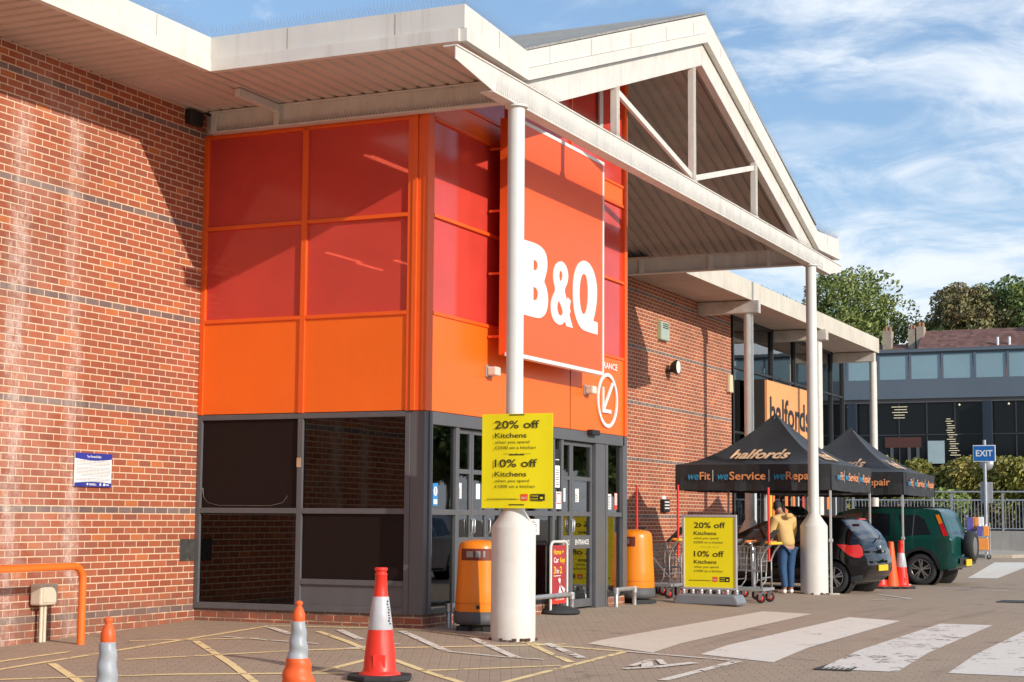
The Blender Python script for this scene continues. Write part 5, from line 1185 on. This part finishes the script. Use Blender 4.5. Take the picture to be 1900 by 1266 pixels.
hb_ = MB(); hb_.tube([(.1, 10.95, 0), (.1, 10.95, .85), (.14, 10.95, .93), (.22, 10.95, .97), (.82, 10.95, .97), (.90, 10.95, .93), (.94, 10.95, .85), (.94, 10.95, -.05)], .04, 12)
tag(hb_.build('trolley_bay_rail', STEEL), 'grey steel hoop rail of the trolley bay', 'rail')
tag(MB().tube([(.28, 8.5, .02), (.28, 8.5, .30), (-.35, 8.5, 1.0)], .014, 8).build('bay_stay', WHITE2), 'bent white rod leaning out from behind the far orange bin', 'rod')

# ------------------------------------------------------------------ people
def skinned(name, verts, edges, radii, m, parent, sub=2, root=0):
    me = bpy.data.meshes.new(name); me.from_pydata([tuple(v) for v in verts], edges, []); o = bpy.data.objects.new(name, me); COL.objects.link(o)
    sk = o.modifiers.new('skin', 'SKIN'); sk.use_smooth_shade = True; su = o.modifiers.new('sub', 'SUBSURF'); su.levels = sub; su.render_levels = sub
    for i, r_ in enumerate(radii):
        d = me.skin_vertices[0].data[i]; d.radius = r_ if hasattr(r_, '__len__') else (r_, r_); d.use_root = (i == root)
    dg = bpy.context.evaluated_depsgraph_get(); dg.update(); m2 = bpy.data.meshes.new_from_object(o.evaluated_get(dg)); bpy.data.objects.remove(o)
    for p in m2.polygons: p.use_smooth = True
    m2.materials.clear(); m2.materials.append(m); q = bpy.data.objects.new(name, m2); COL.objects.link(q); q.parent = parent; return q
SKIN = mat('skin', (.42, .22, .14), .55)
def person(loc, rz, label, top_m, leg_m, hair_m, bend=.12, headyaw=0):
    t = empty('person', loc, rz, label, 'person')
    # local: facing +y
    f_ = bend
    V = [(0, 0, .93), (0, .01, 1.08), (0, .03 + f_ * .3, 1.26), (0, .04 + f_ * .6, 1.42), (0, .06 + f_, 1.50), (0, .09 + f_ * 1.4, 1.58), (0, .10 + f_ * 1.6, 1.68)]
    E = [(i, i + 1) for i in range(6)]; Rr = [(.15, .11), (.135, .10), (.15, .10), (.13, .09), (.055, .055), (.075, .085), (.07, .09)]
    def chain(start, pts, rs):
        p = start
        for q, r_ in zip(pts, rs): V.append(q); Rr.append(r_); E.append((p, len(V) - 1)); p = len(V) - 1
        return p
    for sg in (-1, 1):
        chain(0, [(sg * .10, 0, .85), (sg * .105, .02 + .02 * sg, .48), (sg * .11, -.03 + .05 * sg, .09), (sg * .12, .10 + .05 * sg, .035)], [.095, .062, .042, .035])
        hnd = chain(3, [(sg * .19, .03 + f_ * .6, 1.41), (sg * .25, .02 + f_, 1.14), (sg * .23, .10 + f_ * 1.2, .92), (sg * .225, .13 + f_ * 1.2, .85)], [.06, .048, .033, (.03, .022)])
        for k, (dx_, ln_) in enumerate(((-.025, .075), (-.009, .085), (.008, .08), (.023, .065))):
            b_ = V[hnd]; chain(hnd, [(b_[0] + sg * .004, b_[1] + dx_, b_[2] - .04), (b_[0] - sg * .006, b_[1] + dx_, b_[2] - .04 - ln_ * .5), (b_[0] - sg * .02, b_[1] + dx_ * .9, b_[2] - .04 - ln_)], [.010, .009, .007])
        chain(hnd, [(V[hnd][0] - sg * .01, V[hnd][1] + .035, V[hnd][2] - .01), (V[hnd][0] - sg * .02, V[hnd][1] + .05, V[hnd][2] - .045)], [.011, .009])
    skinned('body', V, E, Rr, SKIN, t, 2)
    hy = .10 + f_ * 1.6
    # jacket
    Vj = [(0, 0, .86), (0, 0, 1.0), (0, .03 + f_ * .3, 1.26), (0, .04 + f_ * .6, 1.42), (0, .035 + f_ * .85, 1.50)]; Ej = [(0, 1), (1, 2), (2, 3), (3, 4)]; Rj = [(.185, .15), (.18, .14), (.19, .14), (.165, .125), (.105, .10)]
    for sg in (-1, 1):
        p = 3
        for q, r_ in (((sg * .205, .03 + f_ * .6, 1.39), .095), ((sg * .26, .02 + f_, 1.14), .08), ((sg * .235, .09 + f_ * 1.2, .945), .05)):
            Vj.append(q); Rj.append(r_); Ej.append((p, len(Vj) - 1)); p = len(Vj) - 1
    skinned('jacket', Vj, Ej, Rj, top_m, t, 2)
    Vl = [(0, 0, .93)]; El = []; Rl = [(.165, .125)]
    for sg in (-1, 1):
        p = 0
        for q, r_ in (((sg * .10, 0, .83), .115), ((sg * .107, .02 + .02 * sg, .50), .085), ((sg * .11, -.02 + .05 * sg, .15), .065), ((sg * .11, -.02 + .05 * sg, .11), .07)):
            Vl.append(q); Rl.append(r_); El.append((p, len(Vl) - 1)); p = len(Vl) - 1
    skinned('trousers', Vl, El, Rl, leg_m, t, 2)
    for sg in (-1, 1): skinned('shoe', [(sg * .115, -.06 + .05 * sg, .045), (sg * .12, .04 + .05 * sg, .045), (sg * .125, .15 + .05 * sg, .035)], [(0, 1), (1, 2)], [(.045, .045), (.048, .042), (.04, .03)], LWHITE, t, 2)
    skinned('hair', [(0, hy - .045, 1.545), (0, hy - .035, 1.62), (0, hy - .02, 1.70), (0, hy + .03, 1.74)], [(0, 1), (1, 2), (2, 3)], [(.075, .06), (.095, .085), (.095, .085), (.07, .05)], hair_m, t, 2)
    fm_ = MB(); zc = 1.635
    for sg in (-1, 1): fm_.lathe([(0, -.012), (.010, -.008), (.012, 0), (.010, .008), (0, .012)], (sg * .030, hy + .085, zc), 8); fm_.lathe([(0, -.03), (.012, -.02), (.018, 0), (.012, .025), (0, .03)], (sg * .082, hy, zc - .01), 8)
    fm_.lathe([(0, -.02), (.014, -.015), (.010, .01), (0, .03)], (0, hy + .10, zc - .03), 8); fm_.box(-.022, .022, hy + .082, hy + .092, zc - .07, zc - .062)
    fm_.build('face_features', SKIN, t)
    return t
JEAN = mat('blue_denim', (.025, .075, .17), .8, 0, .2, 12); HAIR = mat('dark_hair', (.015, .012, .01), .7)
pj = person((.98, 13.02, gz(1, 13)), R(52), 'person in a tan hooded jacket and blue jeans bending over the black hatchback', mat('tan_jacket', (.62, .40, .15), .8, 0, .12, 6, bump=.3, bs=9), JEAN, HAIR, .13)
hd = skinned('hood', [(-.09, -.06, 1.47), (0, -.09, 1.46), (.09, -.06, 1.47)], [(0, 1), (1, 2)], [(.05, .05), (.06, .06), (.05, .05)], mat('tan_jacket', (.5, .3, .2)), pj, 2)
person((.55, 25.6, 0), R(100), 'person in a dark blue top stooping behind the green off-roader', mat('navy_top', (.05, .055, .12), .8, 0, .15, 7), JEAN, mat('blue_cap', (.05, .06, .14), .7), .22)
person((1.30, 24.6, 0), R(200), 'person in a white shirt standing behind the roof of the green off-roader', mat('white_shirt', (.62, .58, .55), .8), JEAN, HAIR, .05)

# ------------------------------------------------------------------ background right
GPOLE = mat('grey_pole', (.45, .46, .48), .45, .5, .1, 5)
ex = empty('exit_sign', (-.79, 47.6, 0), 0, 'blue EXIT sign on a grey post with a grey plate lower down', 'sign')
MB().lathe([(.06, 0), (.06, 4.45)], n=14).build('post', GPOLE, ex)
MB().box(-.42, .42, -.10, -.075, 3.62, 4.25).build('sign_plate', LWHITE, ex, .01)
MB().box(-.39, .39, -.107, -.101, 3.65, 4.22).build('blue_face', mat('sign_blue', (.01, .13, .42), .45), ex, .0)
B = Board((0, -.108, 3.83), (1, 0, 0), (0, 0, 1)); k = MB(); B.text(k, 'EXIT', 0, 0, .24, .62, .02, 0, .003, 'c'); k.build('lettering', LWHITE, ex)
MB().box(-.20, .26, .07, .09, 2.05, 2.85).build('back_plate', GPOLE, ex, .01); MB().lathe([(0, .07), (.26, .075), (.26, .09)], (0.05, 0, 3.55), 20, axis='y').build('back_disc', GPOLE, ex)
# kerb island
ki = MB(); pts = [(-.7, 46.6), (.25, 46.9), (.75, 48.5), (.6, 52), (-.5, 56), (-3.5, 60), (-6, 60), (-3, 52), (-1.6, 48)]
ki.poly([(x, y, -.01) for x, y in pts], .14, (0, 0, 1)); tag(ki.build('kerb_island', mat('kerb_stone', (.42, .35, .27), .85, 0, .15, 4, bump=.3), None, .02), 'pale kerbed paving island by the far road', 'kerb', kind='structure')
# display trolley with bottles
bt = empty('display_trolley', (-.6, 44.6, 0), R(8), 'trolley stacked with orange and blue product packs by the kerb', 'trolley')
MB().box(-.42, .42, -.3, .3, .28, .33).box(-.42, .42, -.3, .3, .80, .83).tube([(-.4, .28, .1), (-.4, .28, 1.6)], .02, 6).tube([(.4, .28, .1), (.4, .28, 1.3)], .02, 6).build('rack', STEEL, bt)
fr_, hb = MB(), []
for x in (-.35, .35):
    for y in (-.22, .22): caster(fr_, hb, x, y)
for h_ in hb: h_.build('caster_wheel', [RUBBER, BLACK], bt)
fr_.build('fork', STEEL, bt)
PKO = mat('pack_orange', (.85, .30, .06), .5); PKB = mat('pack_blue', (.12, .10, .36), .5)
for x, y, z, w_, h_, m_ in ((-.38, -.28, .33, .2, .4, LWHITE), (-.16, -.28, .33, .52, .42, PKO), (-.05, -.28, .83, .2, .36, PKB), (.17, -.28, .83, .2, .36, PKO), (-.40, -.05, 1.0, .32, .5, PKB), (-.20, -.05, 1.05, .22, .46, PKO), (.0, -.05, 1.1, .2, .42, LWHITE)):
    tag(MB().box(x, x + w_, y, y + .3, z, z + h_).build('product_pack', m_, bt, .02))
for x in (-.05, .17):
    MB().lathe([(.09, .30), (.07, .36), (.03, .40), (.03, .43)], (x + .10, -.14, .83), 12).build('bottle_neck', LWHITE, bt)
# railings & wall
rl = empty('railings', (-8, 65, 0), 0, 'grey metal railings along the far side of the road', 'fence')
rp = MB(); x = -22
while x < 16: rp.box(x, x + .03, -.015, .015, 1.02, 2.35); x += .16
rp.build('baluster', GPOLE, rl).location = (8, 0, 0); rp = MB().box(-22, 16, -.03, .03, 2.35, 2.42).box(-22, 16, -.03, .03, 1.0, 1.05).box(-22, 16, -.1, -.04, 2.75, 2.82)
rp.build('rail', GPOLE, rl).location = (8, 0, 0); rp = MB(); x = -22
while x < 16: MB().box(x, x + .1, -.05, .05, .8, 2.8).build('post', GPOLE, rl).location = (8, 0, 0); x += 2.4
tag(MB().box(-30, 20, 64.8, 65.4, -.1, .92).build('retaining_wall', mat('render_grey', (.38, .35, .31), .8, 0, .15, 1, streak=.4)), 'low grey retaining wall under the railings', 'wall')
LEAFMATS = {}
def leafmat(name, a, b_):
    m, g, bs_ = newmat(name); oi = g.n.new('ShaderNodeNewGeometry'); p = oi.outputs['Position']
    c = g.mix(g.rng(g.noise(p, .9, 3), .3, .7), a, b_); c = g.mix(g.rng(oi.outputs['Random Per Island'], 0, 1, 0, .6), c, tuple(q * .6 for q in a)); g.put(bs_.inputs['Base Color'], c); bs_.inputs['Roughness'].default_value = .6; return m
def leaves(mb, centres, rn, n, size, sq=(1, 1, .8)):
    for (cx, cy, cz, r) in centres:
        for i in range(n):
            while True:
                d = Vector((rn.uniform(-1, 1), rn.uniform(-1, 1), rn.uniform(-1, 1)))
                if .2 < d.length < 1: break
            d = d.normalized() * (d.length ** .5); q = Vector((cx + d.x * r * sq[0], cy + d.y * r * sq[1], cz + d.z * r * sq[2]))
            a = Vector((rn.gauss(0, 1), rn.gauss(0, 1), rn.gauss(0, 1))).normalized(); b = a.orthogonal().normalized(); s_ = size * rn.uniform(.6, 1.3)
            b = (b + a * 0); c = a.cross(b)
            mb.add([q - b * s_, q - c * s_ * .55, q + b * s_, q + c * s_ * .55], [(0, 1, 2, 3)])
def tree(loc, h, cw, trunk, n, m, seed, label, size=.28, clumps=34, squash=.75, cr=(.10, .19)):
    rn = random.Random(seed); t = empty('broadleaf_tree', loc, 0, label, 'tree')
    ch_ = h - trunk; cs = []
    for i in range(clumps):
        th_ = rn.uniform(0, 6.283); u = rn.uniform(0, 1); rr = rn.uniform(.35, 1) ** .6
        ph_ = math.acos(1 - 2 * u); x = cw * .5 * rr * math.sin(ph_) * math.cos(th_); y = cw * .5 * rr * math.sin(ph_) * math.sin(th_); z = trunk + ch_ * .5 + ch_ * .42 * rr * math.cos(ph_)
        cs.append((x, y, z, cw * rn.uniform(*cr)))
    lv = MB(); leaves(lv, cs, rn, n, size, (1, 1, squash)); lv.build('crown', m, t)
    tk = MB(); tk.tube([(0, 0, -.2), (.1, 0, trunk * .6), (0, .1, trunk + ch_ * .25)], [h * .028, h * .022, h * .015], 8)
    for c in cs[::2]:
        a = Vector((0, 0, trunk * rn.uniform(.8, 1.2) + ch_ * .1)); b = Vector(c[:3]); mid = a.lerp(b, .5) + Vector((0, 0, ch_ * .05)); tk.tube([a, mid, b], [h * .010, h * .006, h * .002], 5)
    tk.build('trunk', mat('bark', (.10, .075, .055), .9, 0, .2, 3), t); return t
GR1 = leafmat('leaf_green', (.17, .23, .05), (.31, .35, .10)); GR2 = leafmat('leaf_dark', (.13, .19, .045), (.23, .29, .075)); BRN = leafmat('leaf_russet', (.27, .20, .09), (.26, .27, .10)); YG = leafmat('leaf_yellowgreen', (.22, .22, .035), (.30, .25, .05)); HDG = leafmat('leaf_hedge', (.26, .24, .045), (.42, .32, .075))
tree((-19.9, 108, 0), 20.6, 7.6, 10.6, 430, GR1, 21, 'tall green tree rising left behind the shop roof', .15, 64, squash=.9, cr=(.15, .24))
tree((-7.4, 109, 0), 19.2, 9.6, 11.5, 430, GR2, 5, 'dark green tree at the right above the tiled roof', .16, 64, squash=.85, cr=(.12, .20))
tree((-11.2, 107, 0), 18.9, 5.6, 12.6, 330, BRN, 9, 'russet-leaved tree beside the dark green tree', .14, 44, squash=.9, cr=(.13, .20))
tree((-12.7, 106, 0), 16.6, 3.6, 12, 200, GR1, 15, 'small green tree left of the russet tree', .15, 22, cr=(.15, .24))
tree((-8.6, 106, 0), 16.6, 5.0, 12.5, 260, BRN, 33, 'low russet tree directly above the roof vents', .14, 30, cr=(.14, .22))
tree((-14.6, 108, 0), 16.3, 2.8, 12, 160, YG, 12, 'small yellow-green tree behind the chimneys', .15, 14, cr=(.16, .25))
def bush(x, y, r, h, m, seed, label, n=420):
    rn = random.Random(seed); t = empty('bush', (x, y, 0), 0, label, 'bush', 'bushes behind the railings'); cs = [(rn.uniform(-r, r), rn.uniform(-1.2, 1.2), rn.uniform(.9, h - .6), rn.uniform(.6, .95)) for _ in range(26)]
    lv = MB(); leaves(lv, cs, rn, n, .13, (1, 1, .9)); lv.build('foliage', m, t)
    s_ = MB()
    for c in cs: s_.tube([(c[0] * .6, c[1] * .6, 0), c[:3]], [.04, .015], 5)
    s_.build('stem', mat('bark', (.1, .07, .05)), t)
bush(-8.3, 69, 1.3, 4.7, YG, 1, 'yellow-green bush behind the railings beside the gazebo roof'); bush(-6.3, 70, 1.4, 4.7, HDG, 2, 'olive bush behind the railings, second from the left'); bush(-4.6, 69.5, 1.3, 4.5, HDG, 3, 'orange-tinged bush behind the railings left of the EXIT sign'); bush(-2.4, 69, 1.4, 4.6, YG, 4, 'yellow-green bush behind the railings right of the EXIT sign'); bush(-.4, 70, 1.4, 4.3, HDG, 6, 'olive bush at the right edge behind the railings')
bush(-10.5, 69, 1.3, 4.2, YG, 7, 'dark green bush behind the railings, leftmost'); bush(-5.4, 67, .7, 3.0, GR1, 8, 'light green bush close behind the railings above the green off-roader')
hgb = MB(); rn = random.Random(77); leaves(hgb, [(rn.uniform(-24, 8), rn.uniform(66.2, 67), rn.uniform(1.0, 2.0), .6) for _ in range(60)], rn, 130, .13); tag(hgb.build('ground_cover', leafmat('leaf_purplish', (.075, .045, .03), (.11, .085, .035))), 'dark purplish ground cover planting behind the railings', 'planting', kind='stuff')

bb = empty('office_building', (0, 80, 0), 0, 'long modern building with pale blue upper glazing and dark ground floor', 'building')
SLATE = mat('slate_blue_panel', (.125, .155, .185), .5, 0, .06, .4); DG = glass_mat('far_glass', (.012, .012, .013), .08, 0, spec=.22)
m_ = MB().box(-28, 14, 0, 6, 8.42, 9.55); m_.box(-28, 14, .1, 6, 11.0, 11.12); m_.box(-28, 14, -.1, 6.1, 11.12, 11.30); m_.build('fascia_band', SLATE, bb)
MB().box(-28, 14, .25, .3, 0, 8.2).build('ground_floor_glass', DG, bb)
MB().box(-28, 14, .15, 6, 8.2, 8.42).build('soffit_band', mat('warm_grey', (.16, .14, .13), .6), bb)
x = -26.6
while x < 13:
    MB().box(x + .07, x + 1.72, .08, .12, 9.56, 10.98).build('upper_window', BLUEGLASS, bb); x += 1.84
m_ = MB(); x = -26.6
while x < 13: m_.box(x - .07, x + .07, .0, .1, 9.55, 11.0); x += 1.84
m_.build('mullion', SLATE, bb)
m_ = MB()
for x in (-14.2, -12.5, -10.8, -9.2, -7.6, -4.2, -2.4): m_.box(x, x + .06, .2, .25, 0, 8.2)
m_.box(-28, 14, .2, .25, 6.3, 6.36); m_.build('glazing_bar', mat('bar_dark', (.05, .05, .055), .5), bb)
for x in (-13.7, -5.95, 1.8): MB().box(x, x + .5, -.25, .15, 0, 8.2).build('pier', mat('pier_navy', (.02, .03, .05), .6), bb)
MB().box(-9.14, -8.19, .18, .2, 4.66, 5.97).build('window_poster', mat('pale_blue_sheet', (.42, .52, .53), .5), bb)
gl_ = MB(); rn = random.Random(31)  # glowing marks stand for inside lamps and painted reflections of bulbs in the glass
for i in range(17): gl_.box(-8.05 + .02 * i - .18 * rn.random(), -7.85 + .02 * i + .25 * rn.random(), .18, .2, 7.2 - i * .13, 7.23 - i * .13)
for i in range(5): gl_.box(-11.2 + rn.random() * .2, -10.5 + rn.random() * .3, .18, .2, 7.95 - i * .16, 7.98 - i * .16)
for i in range(14): gl_.box(-14.0 + .09 * i - .1, -13.85 + .09 * i + rn.random() * .3, .18, .2, 6.35 - i * .13, 6.38 - i * .13)
for i in range(6): gl_.box(-3.6 + rn.random() * .2, -3.2 + rn.random() * .3, .18, .2, 6.1 - i * .2, 6.13 - i * .2)
for x in (-13.75, -12.1, -7.3, -4.55): gl_.lathe([(0, -.07), (.07, 0), (0, .07)], (x, .17, 8.02), 8)
build_each(gl_, 'lamp_and_glint', mat('warm_lamp_and_glint', (.9, .8, .5), .5, emit=((1, .86, .6), .35)), bb)
m_ = MB(); m_.box(-11.6, -9.5, .19, .2, 5.6, 6.2); m_.build('inside_panel', mat('dim_red', (.10, .035, .025), .6), bb)
m_ = MB()
for x in (-11.3, -10.3, -9.8): MB().box(x, x + .18, .19, .2, 3.2, 5.6).build('inside_post', mat('dim_grey', (.10, .10, .11), .6), bb)

th_ = empty('terraced_house', (0, 95, 0), 0, 'row of houses with brown tiled roof and chimneys behind the office building', 'house')
def btile():
    m, g, b = newmat('brown_tiles'); p = g.pos(); x, y, z = g.sep(p)
    r_ = g.m('FLOOR', g.m('MULTIPLY', z, 6)); c_ = g.m('FLOOR', g.m('MULTIPLY', g.m('ADD', x, g.m('MULTIPLY', r_, .15)), 3.3)); wn = g.white(g.xyz(c_, r_, 0))[0]
    c = g.mix(wn, (.13, .062, .05, 1), (.24, .12, .095, 1)); c = g.mix(g.rng(g.m('FRACT', g.m('MULTIPLY', z, 6)), 0, .22, .85, 0), c, (.05, .028, .022, 1)); g.put(b.inputs['Base Color'], c); b.inputs['Roughness'].default_value = .85; return m
BT = btile(); rf_ = MB()
rf_.poly([(-12.55, -1.2, 11.9), (14, -1.2, 11.9), (14, 2.4, 14.15), (-12.55, 2.4, 14.15)], .12, (0, 0, 1)); rf_.poly([(-12.55, 6, 11.9), (14, 6, 11.9), (14, 2.4, 14.15), (-12.55, 2.4, 14.15)], .12, (0, 0, 1))
rf_.poly([(-24, -1.2, 11.5), (-12.6, -1.2, 11.5), (-12.6, 2.4, 13.3), (-24, 2.4, 13.3)], .12, (0, 0, 1)); roof_o = rf_.build('roof', BT, th_)
MB().box(-24, 14, -.8, 5.6, 0, 11.9).build('wall', BRICK2, th_)
CHM = mat('chimney_stone', (.40, .32, .24), .8, 0, .2, 3)
for x, w_, z1_ in ((-15.2, .6, 14.3), (-13.45, .45, 14.35), (-12.9, .5, 14.5), (-5.3, .8, 14.65)):
    c = MB().box(x, x + w_, 1.6, 2.4, 12.4, z1_).build('chimney', CHM, roof_o); cc = MB()
    cc.lathe([(.13, 0), (.10, .35)], (x + w_ * .3, 2, z1_), 8); cc.lathe([(.13, 0), (.10, .3)], (x + w_ * .75, 2, z1_), 8); v = cc.build('chimney_pot', mat('terracotta', (.35, .17, .09), .8), roof_o)
for x in (-7.35, -6.6): MB().tube([(x, .3, 12.4), (x, .3, 13.45)], .09, 8).build('vent_pipe', LWHITE, roof_o)
MB().tube([(-14.85, 2, 14.0), (-14.85, 2, 15.2)], .03, 5).build('aerial', GPOLE, roof_o)
# tree line across the car park (mirrored in the glazing), outside the frame
tl = tree((48, 60, 0), 11, 9, 3.5, 240, GR2, 41, 'dark tree across the car park, outside the frame on the right', .38, 26); tl['group'] = 'trees across the car park'
rn = random.Random(8)
for i in range(9):
    c = copy_tree(tl); c.location = (40 + rn.uniform(-4, 8), 42 + i * 11 + rn.uniform(-3, 3), 0); c.rotation_euler = (0, 0, rn.uniform(0, 6)); s_ = rn.uniform(.8, 1.25); c.scale = (s_, s_, s_)
    c['label'] = 'dark tree across the car park, outside the frame on the right'

lpst = empty('lamp_post', (12, 15.9, -.1), 0, 'tall slim lamp post outside the frame whose shadow falls on the brick wall', 'lamp post')
MB().lathe([(.10, 0), (.07, 13.5), (0, 13.52)], n=12).build('post', GPOLE, lpst); MB().box(-.9, .05, -.12, .12, 13.4, 13.52).build('lamp_head', GPOLE, lpst, .02)

rn = random.Random(18)  # unseen trees added behind the camera for darker reflections in cars and glazing
for i in range(8):
    c = copy_tree(tl); c.location = (-14 + i * 10 + rn.uniform(-3, 3), -62 + rn.uniform(-6, 6), 0); c.rotation_euler = (0, 0, rn.uniform(0, 6)); c['label'] = 'dark unseen tree added behind the viewer to darken reflections'; c['group'] = 'unseen trees added behind the viewer'
